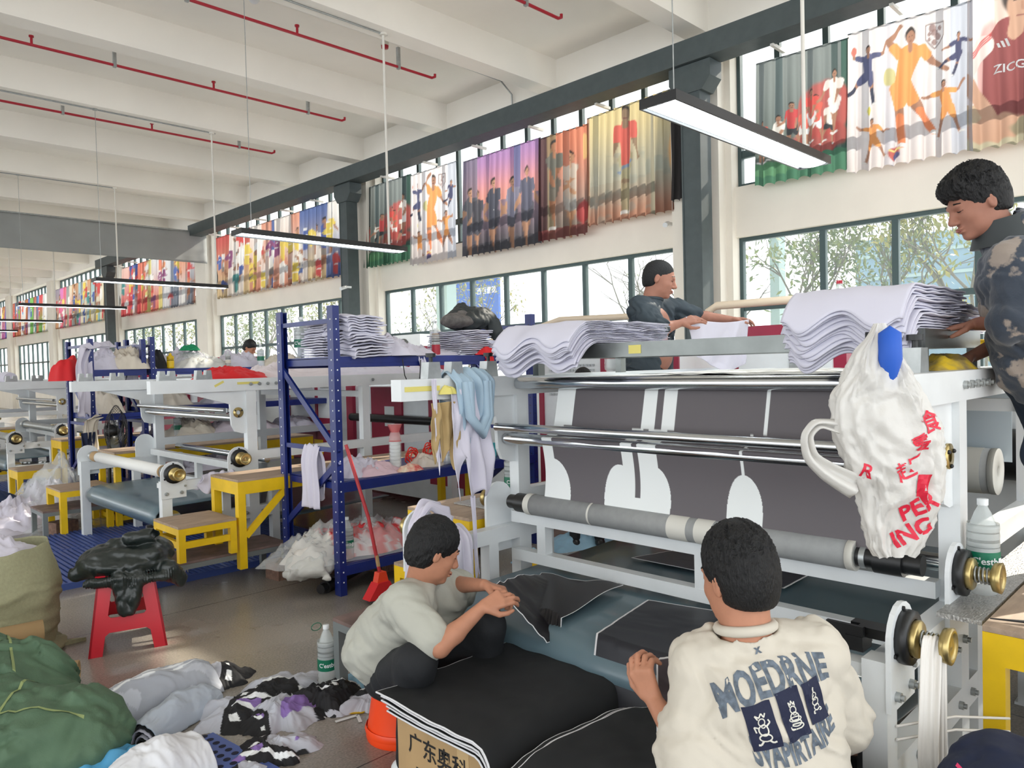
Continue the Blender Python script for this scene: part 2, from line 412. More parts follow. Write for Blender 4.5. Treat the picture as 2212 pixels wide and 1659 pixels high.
# ================================================================== pipes on the ceiling
for y, x1, l in [(6.25, 7.24, 'shortest visible red sprinkler pipe, nearest to the near window'), (8.8, 7.27, 'red sprinkler pipe ending beside the red smoke alarm'), (11.34, 7.31, 'red sprinkler pipe across the middle of the ceiling'), (13.93, 7.33, 'lowest red sprinkler pipe in front of the far ceiling beams')]:
    t = thing('sprinkler_pipe', l, 'pipe', (0, y, 6.0), 0, 'red sprinkler pipes under the ceiling')
    MB().tube([(-11, 0, 0), (x1-.06, 0, 0), (x1, 0, .03), (x1, 0, .07)], .02).build('pipe', m_red, t)
    for x in (3.6, 1.2, 6.6, -1.2):
        MB().box(x-.02, -.025, -.03, x+.02, .025, .28 if x != 3.6 else .5).build('hanger', m_galv, t)
    for x in (5.0, 2.6): MB().cyl((x, 0, 0), (x, 0, .1), .016).cyl((x, 0, .1), (x, 0, .12), .03).build('sprinkler_head', m_red, t)
for y, x1, l in [(8.1, 5.9, 'thin grey conduit feeding the second hanging light'), (13.5, 5.95, 'thin grey conduit feeding the third hanging light'), (18.9, 5.95, 'thin grey conduit feeding the far hanging light')]:
    tag(MB().tube([(-11, y, 6.02 if y < 14 else 6.02), (x1, y, 6.02)], .012, 6).build('conduit', m_galv), l, 'conduit', 'conduits on the ceiling beams')
tag(MB().tube([(-11, 9.05, 6.46), (6.3, 9.05, 6.46), (8.0, 9.05, 6.46), (8.85, 9.0, 6.42), (9.0, 8.9, 6.2), (9.02, 8.9, 5.6)], .014, 6).build('conduit', m_galv), 'grey conduit bending down to the wall near the red alarm', 'conduit')
t = thing('smoke_alarm', 'red and white smoke alarm hanging under the ceiling conduit', 'alarm', (6.55, 9.05, 6.42))
MB().lathe([(0, 0), (.06, 0), (.06, -.05), (.0, -.05)]).build('base', m_pvc, t); MB().lathe([(.055, -.05), (.05, -.09), (0, -.1)]).build('lens', m_red, t)
t = thing('smoke_detector', 'white round smoke detector on the upper left conduit', 'detector', (4.55, 9.05, 6.44))
MB().lathe([(0, 0), (.07, 0), (.07, -.06), (.04, -.09), (0, -.09)]).build('base', m_white, t)
# ================================================================== hanging lights
m_led = mat('led diffuser', (245, 252, 255), .5, emit=(240, 250, 255), es=4.5)
def hlight(Y, x0, x1, rx, wx, label):
    t = thing('hanging_light', label, 'light', (0, Y, 3.22), 0, 'long hanging lights over the machines')
    MB().box(x0, -.13, .01, x1, .13, .05).box(x0, -.13, -.01, x1, -.115, .01).box(x0, .115, -.01, x1, .13, .01).box(x0, -.13, -.01, x0+.012, .13, .01).box(x1-.012, -.13, -.01, x1, .13, .01).build('housing', m_blk, t)
    u = np.linspace(-1, 1, 9); P = np.zeros((2, 9, 3))
    for i, x in enumerate((x0+.015, x1-.015)):
        P[i, :, 0] = x; P[i, :, 1] = u*.112; P[i, :, 2] = .008-.02*(1-u**2)
    grid('diffuser', P, m_led, t)
    MB().tube([(rx, 0, .05), (rx, 0, 2.81)], .016, 8).cyl((rx, 0, 2.78), (rx, 0, 2.81), .05).build('conduit_rod', m_pvc, t)
    MB().tube([(wx, 0, .05), (wx, 0, 2.81)], .004, 5).cyl((wx, 0, 2.79), (wx, 0, 2.81), .04).build('wire', m_galv, t)
    MB().tube([(rx, 0, .35), (rx+.03, .02, .22), (rx+.02, 0, .12), (rx, 0, .05)], .01, 6).build('flex_cable', m_blk, t)
for Y, x0, x1, rx, wx, l in [(2.56, 3.82, 6.03, 5.84, 4.0, 'big nearest hanging light panel, glowing white, in front of the near post'),
    (8.1, 3.77, 6.04, 5.84, 3.95, 'hanging light above the blue shelf racks, second from the camera'),
    (13.5, 3.84, 6.04, 5.88, 3.96, 'hanging light third from the camera, below the grey fabric curtain end'),
    (18.9, 3.87, 6.03, 5.9, 3.98, 'hanging light fourth from the camera'),
    (24.3, 3.87, 6.05, 5.9, 4, 'fifth hanging light, second farthest along the hall'), (29.7, 3.87, 6.05, 5.9, 4, 'tiny farthest hanging light at the left edge')]:
    hlight(Y, x0, x1, rx, wx, l)
# ================================================================== grey fabric fire curtain across the hall
m_fire = mat('grey fabric', (150, 153, 152), .8, noise=.05, nscale=1.2)
u, v = np.meshgrid(np.linspace(0, 1, 160), np.linspace(0, 1, 14), indexing='ij')
P = np.stack([-8+u*16.9, 21.0+.05*fbm(u*40, v*3, s=3), 4.74+v*(.84+.0*u)], -1)
fc = thing('fabric_fire_curtain', 'wide grey fabric curtain hung across the hall below the ceiling', 'curtain', (0, 0, 0))
grid('fabric', P, m_fire, fc, thick=.01); MB().tube([(-8, 21, 5.6), (8.9, 21, 5.6)], .02).build('top_rail', m_galv, fc)
# ================================================================== printed curtains over the upper windows
class Canvas:
    def __init__(s, w, h, nu, nv, bg):
        s.w, s.h = w, h; s.x, s.y = np.meshgrid(np.linspace(0, w, nu), np.linspace(0, h, nv), indexing='ij')
        s.c = np.zeros((nu, nv, 3)); s.c[:] = lin(bg)
    def put(s, m, c, a=1.): m = np.clip(m, 0, 1)[..., None]*a; s.c = s.c*(1-m)+np.array(lin(c))*m; return s
    def rect(s, x0, y0, x1, y1, c, a=1.): return s.put(((s.x >= x0) & (s.x <= x1) & (s.y >= y0) & (s.y <= y1))*1., c, a)
    def vgrad(s, y0, y1, c0, c1, x0=-9, x1=99):
        t = sm(y0, y1, s.y)[..., None]; k = ((s.x >= x0) & (s.x <= x1) & (s.y >= y0-.001) & (s.y <= y1+.001))[..., None]
        s.c = np.where(k, np.array(lin(c0))*(1-t)+np.array(lin(c1))*t, s.c); return s
    def ell(s, x, y, rx, ry, c, a=1., soft=.006): d = np.hypot((s.x-x)/rx, (s.y-y)/ry); return s.put(1-sm(1-.1, 1+.1, d), c, a)
    def line(s, x0, y0, x1, y1, w0, w1, c, a=1.):
        dx, dy = x1-x0, y1-y0; L = max(dx*dx+dy*dy, 1e-9); t = np.clip(((s.x-x0)*dx+(s.y-y0)*dy)/L, 0, 1)
        d = np.hypot(s.x-x0-dx*t, s.y-y0-dy*t)-(w0+(w1-w0)*t); return s.put(1-sm(-.003, .006, d), c, a)
    def blot(s, c, a, sc, th, seed, x0=-9, x1=99, y0=-9, y1=99):
        n = fbm(s.x*sc, s.y*sc, s=seed); return s.put(sm(th, th+.15, n)*((s.x > x0) & (s.x < x1) & (s.y > y0) & (s.y < y1)), c, a)
def player(c, x, y, h, sh, so, skin=(176, 122, 92), hair=(40, 30, 28), la=.2, ra=-.2, l1=.1, l2=-.1, lean=0., socks=None, kick=0.):
    u = h/8.; hx, hy = x, y+3.9*u; nx, ny = x+lean*2.6*u, hy+2.7*u
    for sgn, a in ((-1, l1), (1, l2)):
        kx, ky = hx+sgn*.35*u+math.sin(a)*2*u, hy-math.cos(a)*2*u; fx, fy = kx+math.sin(a-kick)*1.9*u, ky-math.cos(a-kick)*1.9*u
        c.line(hx+sgn*.35*u, hy, kx, ky, .42*u, .3*u, skin); c.line(kx, ky, fx, fy, .28*u, .17*u, socks or skin)
        c.line(fx, fy, fx+.4*u*(1 if a >= 0 else -1), fy, .14*u, .12*u, (230, 230, 230)); c.line(hx+sgn*.3*u, hy+.1*u, (hx+kx)/2+sgn*.1*u, (hy+ky)/2, .55*u, .45*u, so)
    c.line(hx, hy+.2*u, nx, ny-.5*u, .62*u, .72*u, sh)
    for sgn, a in ((-1, la), (1, ra)):
        sx, sy = nx+sgn*.8*u, ny-.35*u; ex, ey = sx+math.sin(a)*1.3*u, sy-math.cos(a)*1.3*u; b = a*1.6
        c.line(sx, sy, ex, ey, .3*u, .2*u, skin); c.line(ex, ey, ex+math.sin(b)*1.2*u, ey-math.cos(b)*1.2*u, .19*u, .14*u, skin)
        c.line(sx, sy, (sx+ex)/2, (sy+ey)/2, .36*u, .33*u, sh)
    c.line(nx, ny-.2*u, nx, ny+.3*u, .2*u, .2*u, skin); c.ell(nx, ny+.78*u, .4*u, .55*u, hair); c.ell(nx+.03*u, ny+.62*u, .36*u, .45*u, skin)
    for e in (-.13, .15): c.ell(nx+e*u, ny+.68*u, .05*u, .035*u, (50, 35, 30))
    c.line(nx-.1*u, ny+.38*u, nx+.12*u, ny+.38*u, .02*u, .02*u, (120, 60, 55))
def jersey(c, x, y, w, col, acc=(240, 240, 240)):
    c.line(x, y, x, y+w*1.1, w*.38, w*.42, col); c.line(x-w*.35, y+w*1.2, x-w*.75, y+w*.7, w*.18, w*.16, col); c.line(x+w*.35, y+w*1.2, x+w*.75, y+w*.7, w*.18, w*.16, col)
    c.line(x-w*.12, y+w*1.5, x+w*.12, y+w*1.5, w*.08, w*.08, acc); c.ell(x+w*.18, y+w*.95, w*.07, w*.09, acc); c.line(x-w*.2, y+w*.5, x+w*.2, y+w*.5, w*.05, w*.05, acc, .8)
m_curt = mat('printed curtain fabric', (200, 200, 200), .85, trans=.62, attr='paint')
def curtain(y0, y1, zt, zb, c, label, seed=0, amp=.045, X=9.02, pitch=.17, t2=0.):
    """y0 (left in the photo, far) > y1"""
    nu, nv = c.x.shape; u = c.x/c.w; v = c.y/c.h
    y = y0+(y1-y0)*u; ph = c.x/pitch*2*PI/1.0
    wob = nz(c.x*1.6, v*.6, s=seed)*3.2
    a = amp*(.45+.55*(1-v))*(.6+.8*np.abs(nz(c.x*1.1, 3.3, s=seed+5))*2)
    x = X+a*np.sin(ph+wob)-.05*(1-v)
    y = y+.3*a*np.cos(ph+wob)+.03*(1-v)*nz(c.x*3, v*2, s=seed+2)
    z = zb+(zt-zb+t2*u)*v+.02*(1-v)*np.sin(ph+wob+1)-.012*np.abs(np.sin(c.x*PI/.35))*v
    z[:, 0] += .0
    t = thing('printed_curtain', label, 'curtain', (0, 0, 0))
    grid('printed_fabric', np.stack([x, y, z], -1), m_curt, t, col=(c.c*.74+.14*c.c.mean(2, keepdims=True)+.05)*(.74 if y0 < 15 else .66))
    MB().tube([(X+.02, y0, zt-.005), (X+.02, y1, zt+t2-.005)], .008, 6).build('hanging_wire', m_steel, t)
    return t
def team(c, x0, x1, yb, h, n, cols, seed):
    r = random.Random(seed)
    for i in range(n):
        player(c, x0+(x1-x0)*(i+.5)/n+r.uniform(-.03, .03), yb+r.uniform(-.04, .06)*h*2, h*r.uniform(.85, 1.15), cols[i % len(cols)], r.choice([(200, 40, 40), (30, 40, 50), (235, 235, 235)]), la=r.uniform(-.8, .5), ra=r.uniform(-.5, .8), l1=r.uniform(-.5, .2), l2=r.uniform(-.2, .5))
def art_team(w, h, res):
    c = Canvas(w, h, int(w*res), int(h*res), (120, 130, 128)); c.vgrad(0, h, (90, 110, 104), (130, 140, 140)); c.rect(w*.82, 0, w*.9, h, (60, 84, 84)); c.rect(w*.24, 0, w*.3, h, (80, 100, 104)); c.rect(w*.93, 0, w, h, (40, 92, 80))
    c.ell(w*.75, h*.5, w*.28, h*.22, (206, 66, 56), .8); c.ell(w*.7, h*.28, w*.3, h*.12, (190, 54, 46), .8)
    c.rect(0, 0, w, h*.17, (52, 130, 96)); c.ell(w*.2, h*.12, w*.3, h*.06, (100, 170, 110), .5)
    team(c, w*.02, w*.9, h*.2, h*.36, 6, [(232, 82, 58), (236, 232, 226), (210, 44, 50), (236, 90, 66)], 4)
    player(c, w*.62, h*.27, h*.42, (232, 62, 48), (230, 230, 230)); player(c, w*.86, h*.3, h*.5, (236, 226, 220), (236, 236, 236), la=-.5)
    return c
def art_orange(w, h, res):
    O = (246, 158, 58); c = Canvas(w, h, int(w*res), int(h*res), (234, 226, 228)); c.rect(w*.84, 0, w, h, (198, 204, 220)); c.rect(w*.33, 0, w*.4, h, (220, 218, 228))
    player(c, w*.18, h*.45, h*.44, (78, 84, 130), (70, 76, 124), la=-1.9, ra=1.7, l1=-.9, l2=.15, socks=(40, 50, 80))
    c.ell(w*.06, h*.86, .045, .05, (216, 110, 90)); c.ell(w*.19, h*.42, .03, .05, (220, 210, 60))
    player(c, w*.46, h*.12, h*.82, O, O, la=-2.5, ra=.6, l1=.1, l2=.5, lean=.25, socks=(240, 130, 60)); c.ell(w*.36, h*.62, .07, .1, (200, 190, 80), .8)
    player(c, w*.9, h*.52, h*.3, (60, 64, 110), (60, 64, 110), la=-.9, ra=1.2, l1=-1.1, l2=-.4, socks=(50, 54, 90))
    player(c, w*.22, h*.04, h*.32, O, O, la=-1.5, ra=.9, l1=-.3, l2=.6, hair=(30, 26, 24)); player(c, w*.82, h*.12, h*.4, O, O, la=-1.2, ra=1.6, l1=-.3, l2=.4, lean=-.2)
    c.ell(w*.4, h*.08, .075, .075, (206, 90, 80)); c.ell(w*.42, h*.06, .05, .04, (80, 80, 140)); c.line(w*.36, h*.1, w*.45, h*.1, .01, .01, (240, 220, 120))
    sx, sy = w*.72, h*.83  # shield with a rampant beast
    for a, b in (((-.1, .13), (.1, .13)), ((.1, .13), (.1, -.02)), ((.1, -.02), (0, -.15)), ((0, -.15), (-.1, -.02)), ((-.1, -.02), (-.1, .13))): c.line(sx+a[0], sy+a[1], sx+b[0], sy+b[1], .005, .005, (140, 120, 120))
    for a in [(-.02, .08, .035), (.0, .03, .03), (.03, -.02, .03), (-.05, .02, .02), (.0, -.08, .025), (.05, .07, .02), (-.05, -.04, .018)]: c.ell(sx+a[0], sy+a[1], a[2], a[2]*1.3, (150, 112, 108), .85)
    return c
def art_dusk(w, h, res):
    c = Canvas(w, h, int(w*res), int(h*res), (110, 108, 130)); c.vgrad(0, h*.5, (92, 92, 104), (150, 120, 140)); c.vgrad(h*.5, h, (238, 150, 132), (170, 120, 186)); c.rect(0, 0, w*.2, h, (112, 110, 130), .8)
    c.vgrad(h*.45, h, (120, 112, 150), (92, 92, 150), w*.68, w*.76); c.rect(0, 0, w, h*.1, (64, 68, 84), .7)
    for x, s_, hh in [(.1, (90, 92, 104), .66), (.2, (70, 70, 84), .62), (.42, (74, 78, 98), .7), (.66, (134, 132, 158), .66), (.84, (92, 94, 120), .72)]:
        player(c, w*x, -h*.02, h*hh*1.12, s_, (80, 80, 96), skin=(190, 138, 104), la=-.3, ra=.3)
    for i in range(3): c.line(w*.42-.03+.02*i, h*.42, w*.42-.02+.02*i, h*.42+.02*i+.01, .004, .004, (235, 235, 235))
    return c
def art_maroon(w, h, res):
    c = Canvas(w, h, int(w*res), int(h*res), (206, 112, 84)); c.vgrad(0, h, (160, 150, 140), (228, 128, 86)); c.rect(0, 0, w*.16, h, (86, 44, 50)); c.vgrad(0, h, (150, 140, 110), (150, 120, 80), w*.16, w*.34); c.rect(0, 0, w, h*.1, (150, 50, 54), .8)
    player(c, w*.32, h*.1, h*.86, (104, 104, 94), (120, 112, 100), skin=(170, 110, 70)); player(c, w*.66, -.05, h*.84, (216, 200, 184), (200, 196, 190), skin=(214, 160, 116), la=.4, ra=-.6)
    c.ell(w*.92, h*.2, .12, .2, (196, 60, 60)); c.ell(w*.95, h*.8, .06, .2, (240, 190, 110)); return c
def art_gold(w, h, res):
    c = Canvas(w, h, int(w*res), int(h*res), (216, 196, 148)); c.vgrad(0, h*.35, (190, 130, 100), (176, 168, 148)); c.vgrad(h*.35, h, (180, 176, 156), (226, 204, 140)); c.blot((150, 160, 150), .5, 3, .1, 5, y1=h*.6)
    player(c, w*.45, h*.06, h*.95, (222, 84, 66), (168, 160, 120), skin=(150, 120, 90), la=-.2, ra=.2, socks=(176, 160, 120)); c.line(w*.37, h*.42, w*.52, h*.5, .02, .02, (120, 140, 170))
    c.rect(w*.72, 0, w*.75, h, (150, 144, 120)); c.ell(w*.98, h*.5, .13, .4, (240, 176, 84)); c.rect(0, 0, w*.02, h, (170, 130, 100)); return c
def art_red(w, h, res):
    c = Canvas(w, h, int(w*res), int(h*res), (226, 202, 190)); c.vgrad(0, h*.4, (196, 190, 160), (214, 176, 140)); c.rect(0, h*.3, w*.12, h, (238, 228, 228)); c.ell(w*.1, h*.5, .12, .5, (226, 120, 110), .6)
    D = (150, 60, 62); SK = (206, 158, 128)
    c.line(w*.19, h*.30, w*.21, h*.62, .26, .30, D); c.line(w*.07, h*.66, -.05, h*.5, .10, .09, (226, 214, 210)); c.line(w*.36, h*.66, w*.46, h*.46, .10, .09, (226, 214, 210)); c.line(w*.46, h*.46, w*.3, h*.2, .07, .06, SK); c.line(-.02, h*.46, w*.1, h*.2, .07, .06, SK)
    c.line(w*.21, h*.7, w*.22, h*.78, .08, .08, SK); c.ell(w*.23, h*.92, .17, .2, (60, 46, 42)); c.ell(w*.235, h*.86, .14, .19, SK)
    for e in (-.05, .06): c.ell(w*.235+e, h*.89, .022, .01, (60, 40, 34)); c.line(w*.235+e-.025, h*.915, w*.235+e+.025, h*.92, .006, .005, (60, 40, 34))
    c.line(w*.235-.03, h*.79, w*.235+.04, h*.79, .008, .006, (150, 80, 74)); c.line(w*.24, h*.87, w*.245, h*.83, .01, .014, (184, 132, 104))
    c.ell(w*.12, h*.12, .3, .14, SK); c.ell(w*.3, h*.1, .25, .1, (150, 140, 110)); c.ell(w*.8, h*.7, .2, .4, (232, 224, 220)); c.ell(w*.85, h*.4, .2, .3, (210, 90, 80))
    c.ell(w*.29, h*.62, .05, .06, (228, 200, 196)); c.ell(w*.29, h*.62, .035, .045, (170, 90, 84))
    for i in range(3): c.line(w*.02, h*.6+.025*i, w*.1, h*.70+.025*i, .005, .005, (214, 60, 60))
    return c
def art_mix(w, h, res, pal, seed, nj=6, npl=4):
    r = random.Random(seed); c = Canvas(w, h, int(w*res), int(h*res), pal[0]); x = 0; i = 0
    while x < w:
        d = r.uniform(.35, 1.0); c.vgrad(0, h, r.choice(pal), pal[i % len(pal)], x, x+d); x += d; i += 1
    for k in range(npl):
        c0 = r.choice(pal); player(c, r.uniform(.1, w-.1), r.uniform(-.1, .4)*h, h*r.uniform(.5, .85), r.choice([(240, 240, 236), (220, 50, 50), (60, 90, 180), (240, 210, 60), c0]), c0, la=r.uniform(-1.5, .5), ra=r.uniform(-.5, 1.5), l1=r.uniform(-.6, .2), l2=r.uniform(-.2, .6))
    for k in range(nj): jersey(c, w*(k+.5)/nj+r.uniform(-.1, .1), h*(.08 if k % 2 else .5), .26*r.uniform(.8, 1.2), r.choice([(216, 60, 60), (240, 240, 240), (60, 150, 150), (150, 70, 130), (236, 208, 60), (70, 100, 180)]))
    return c
R1 = 90; R2 = 60
curtain(4.56, 3.42, 5.42, 3.86, art_team(1.3, 1.6, R1), 'dark green curtain printed with a red football team, right of the near post', 1, t2=-.04)
curtain(3.43, 2.16, 5.42, 3.80, art_orange(1.45, 1.6, R1), 'large white curtain printed with orange football players, near right window', 2, t2=-.06)
zc = curtain(2.2, .2, 5.40, 3.78, art_red(2.2, 1.6, R1), 'curtain at the right edge printed with a player in a dark red shirt', 3)
curtain(13.3, 11.75, 5.45, 3.78, art_team(1.75, 1.65, R2), 'smaller dark curtain printed with a red football team, left of the white one', 4, .06)
curtain(11.76, 10.4, 5.42, 3.66, art_orange(1.55, 1.65, R2), 'smaller white curtain printed with orange players, middle window', 5)
curtain(10.18, 8.3, 5.36, 3.64, art_dusk(2.1, 1.7, R2), 'curtain printed with a navy team under a pink and purple sky', 6, .06)
curtain(8.32, 7.3, 5.34, 3.66, art_maroon(1.2, 1.65, R2), 'curtain printed with players on a maroon and orange ground', 7, .06)
curtain(7.32, 5.72, 5.42, 3.76, art_gold(1.9, 1.65, R2), 'golden curtain printed with a player in a red shirt', 8, .06, t2=.04)
curtain(5.74, 5.5, 5.46, 3.86, Canvas(.4, 1.6, 20, 40, (70, 66, 70)), 'narrow dark curtain beside the near steel post', 9, .05, X=8.9)
P1 = [(206, 66, 60), (236, 226, 220), (226, 150, 120), (70, 100, 170), (240, 236, 232), (226, 200, 150), (150, 140, 136)]
P2 = [(236, 190, 180), (220, 50, 62), (72, 140, 206), (236, 120, 90), (226, 214, 120), (216, 216, 222), (120, 130, 150), (226, 140, 90)]
P3 = [(150, 140, 160), (216, 110, 190), (240, 90, 130), (150, 156, 160), (226, 216, 190), (216, 160, 110), (150, 200, 210)]
P4 = [(190, 90, 60), (80, 150, 216), (226, 60, 80), (236, 236, 236), (200, 120, 60), (60, 90, 190), (120, 190, 80)]
sp = [(20.6, 18.95, P1, 'red and white printed curtain, leftmost on the third window'), (18.95, 17.3, P1, 'white curtain with red and blue players, third window'), (17.3, 15.6, P1[1:5], 'pale curtain with a large white and red jersey, third window'), (15.6, 13.85, P1[3:]+P1[:2], 'pale curtain with rows of coloured jerseys, left of the second post'),
      (28.5, 26.6, P2[:4], 'pink, red and blue striped curtain, fourth window'), (26.6, 24.7, P2[3:6], 'orange and yellow player curtain, fourth window'), (24.7, 22.2, P2[5:], 'grey and orange player curtain beside the grey fabric curtain'),
      (37, 33.4, P3, 'pink and purple printed curtain, fifth window'), (33.4, 30.2, P3[3:], 'pale jersey curtain, fifth window'), (45, 38.4, P4, 'red, blue and green printed curtain, sixth window'), (53, 46.5, P4[2:]+P3[:2], 'farthest printed curtain at the left edge')]
for i, (a, b, pal, l) in enumerate(sp):
    w = (a-b)*1.12; curtain(a, b, 5.42, 3.72, art_mix(w, 1.7, 34 if a < 21 else 22, pal, 20+i, 5 if a < 30 else 8, 4 if a < 30 else 7), l, 20+i, .07, pitch=.25)
# ================================================================== outside
m_grass = mat('pale grass', (178, 190, 150), .9, noise=.2, nscale=.5); m_pave = mat('outside paving', (205, 205, 200), .9)
MB().box(9.6, -30, -.3, 70, 80, -.2).build('ground_outside', [m_pave], kind='structure')
m_leaf = mat('leaf green', (70, 92, 62), .6, trans=.3, c2=(112, 122, 66), nscale=3); m_leaf2 = mat('leaf yellow green', (140, 134, 66), .6, trans=.3, c2=(98, 112, 66), nscale=3); m_bark = mat('bark', (96, 92, 84), .9)
def tree(x, y, h, r, n, seed, label, lm=m_leaf, ls=.11, bare=0):
    rr = random.Random(seed); t = thing('tree', label, 'tree', (x, y, -.2)); tr = MB(); ends = []
    def br(p, d, L, w, k):
        q = p+d*L; tr.tube([p, (p+q)/2+Vector((rr.uniform(-.05, .05), rr.uniform(-.05, .05), 0)), q], [w, w*.8, w*.6], 5, False)
        if k == 0 or L < .2: ends.append(q); return
        for _ in range(3 if k > 1 else 2):
            e = (d+Vector((rr.uniform(-.8, .8), rr.uniform(-.8, .8), rr.uniform(-.25, .6)))).normalized(); br(q, e, L*rr.uniform(.6, .85), w*.6, k-1)
        ends.append(q)
    br(Vector((0, 0, 0)), Vector((0, 0, 1)), h*.4, .07, 4); tr.build('branches', m_bark, t)
    if n:
        lf = MB(); 
        for i in range(n):
            c = rr.choice(ends)+Vector([rr.gauss(0, r*.16) for _ in range(3)]); a = Vector([rr.uniform(-1, 1) for _ in range(3)]).normalized(); b = a.orthogonal().normalized()
            a = (a+Vector((0, 0, -.6))).normalized(); s_ = ls*rr.uniform(.6, 1.2)
            lf.add([c, c+a*s_*.5+b*s_*.22, c+a*s_, c+a*s_*.5-b*s_*.22], [(0, 1, 2, 3)])
        lf.build('foliage', lm, t, kind='stuff')
tree(13.5, 6.3, 4.2, 1.1, 1500, 1, 'leafy tree outside the near window, left of its middle', ls=.16)
tree(13.8, 4.75, 3.4, .9, 900, 2, 'lower leafy tree outside the near window')
tree(13.5, 3.1, 4.4, 1.2, 1500, 3, 'yellowing tree outside the near window by the camouflage worker', m_leaf2, .15)
tree(14, 10.6, 3.9, 1.0, 90, 4, 'almost bare tree outside the middle window', ls=.1)
tree(14, 8.3, 3.9, 1.0, 160, 5, 'bare tree with few leaves outside, left of the standing worker', ls=.1)
tree(14.5, 16.5, 3.8, 1.2, 900, 6, 'yellow leafy tree outside in front of the blue board', m_leaf2, .14)
tree(14.5, 19.5, 3.6, 1.2, 500, 7, 'sparse leafy tree outside the left end of the middle window', ls=.12)
for i, y in enumerate([23, 26.5, 30, 34, 39, 45]): tree(15, y, 4.2, 1.4, 700, 8+i, ['green tree outside the third window, left of the blue rack', 'green tree outside the third window', 'green tree outside the fourth window', 'green tree outside the fifth window', 'green tree outside the sixth window', 'farthest green tree outside'][i], m_leaf if i % 2 else m_leaf2, .2)
m_bldg = mat('pale blue glass building', (98, 126, 142), .4, noise=.1, nscale=.6); m_tile = mat('pale tile', (128, 150, 150), .5)
t = thing('office_building', 'pale blue glass building seen through the near window', 'building', (30, 8.2, -.2)); MB().box(0, -3.2, 0, 8, 3, 6.3).build('facade', m_bldg, t)
for k in range(7): MB().box(-.06, -3.2, .5+k*.85, 0, 3, .62+k*.85).build('floor_band', m_tile, t)
m_bbd = mat('blue board', (30, 80, 160), .6)
t = thing('blue_signboard', 'blue board with white Chinese letters outside the middle window', 'sign', (17, 19.0, 0)); MB().box(0, -1.35, 2.6, .1, 1.4, 4.75).build('panel', m_bbd, t)
MB().box(.1, -1.0, -.2, .2, -.9, 4.2).box(.1, 1.1, -.2, .2, 1.2, 4.2).build('support', m_galv, t)
t2 = thing('blue_signboard', 'small blue board outside the third window behind the blue rack', 'sign', (17, 24.2, 0)); MB().box(0, -.6, 1.9, .1, .6, 3.0).build('panel', m_bbd, t2)
for x, y, l in [(9.9, 5.6, 'pale tiled pillar outside, left edge of the near window'), (11.5, 13.9, 'pale tiled pillar outside, left end of the middle window'), (20, 13.6, 'pale green tower outside the middle window'), (15, 7.25, 'pale pole outside the near window')]:
    w = .2 if y != 7.25 else .1
    tag(MB().box(x, y-w, -.2, x+.3, y+w, 6.4 if x < 15 else 4.6).build('outside_pillar', m_tile), l, 'pillar')
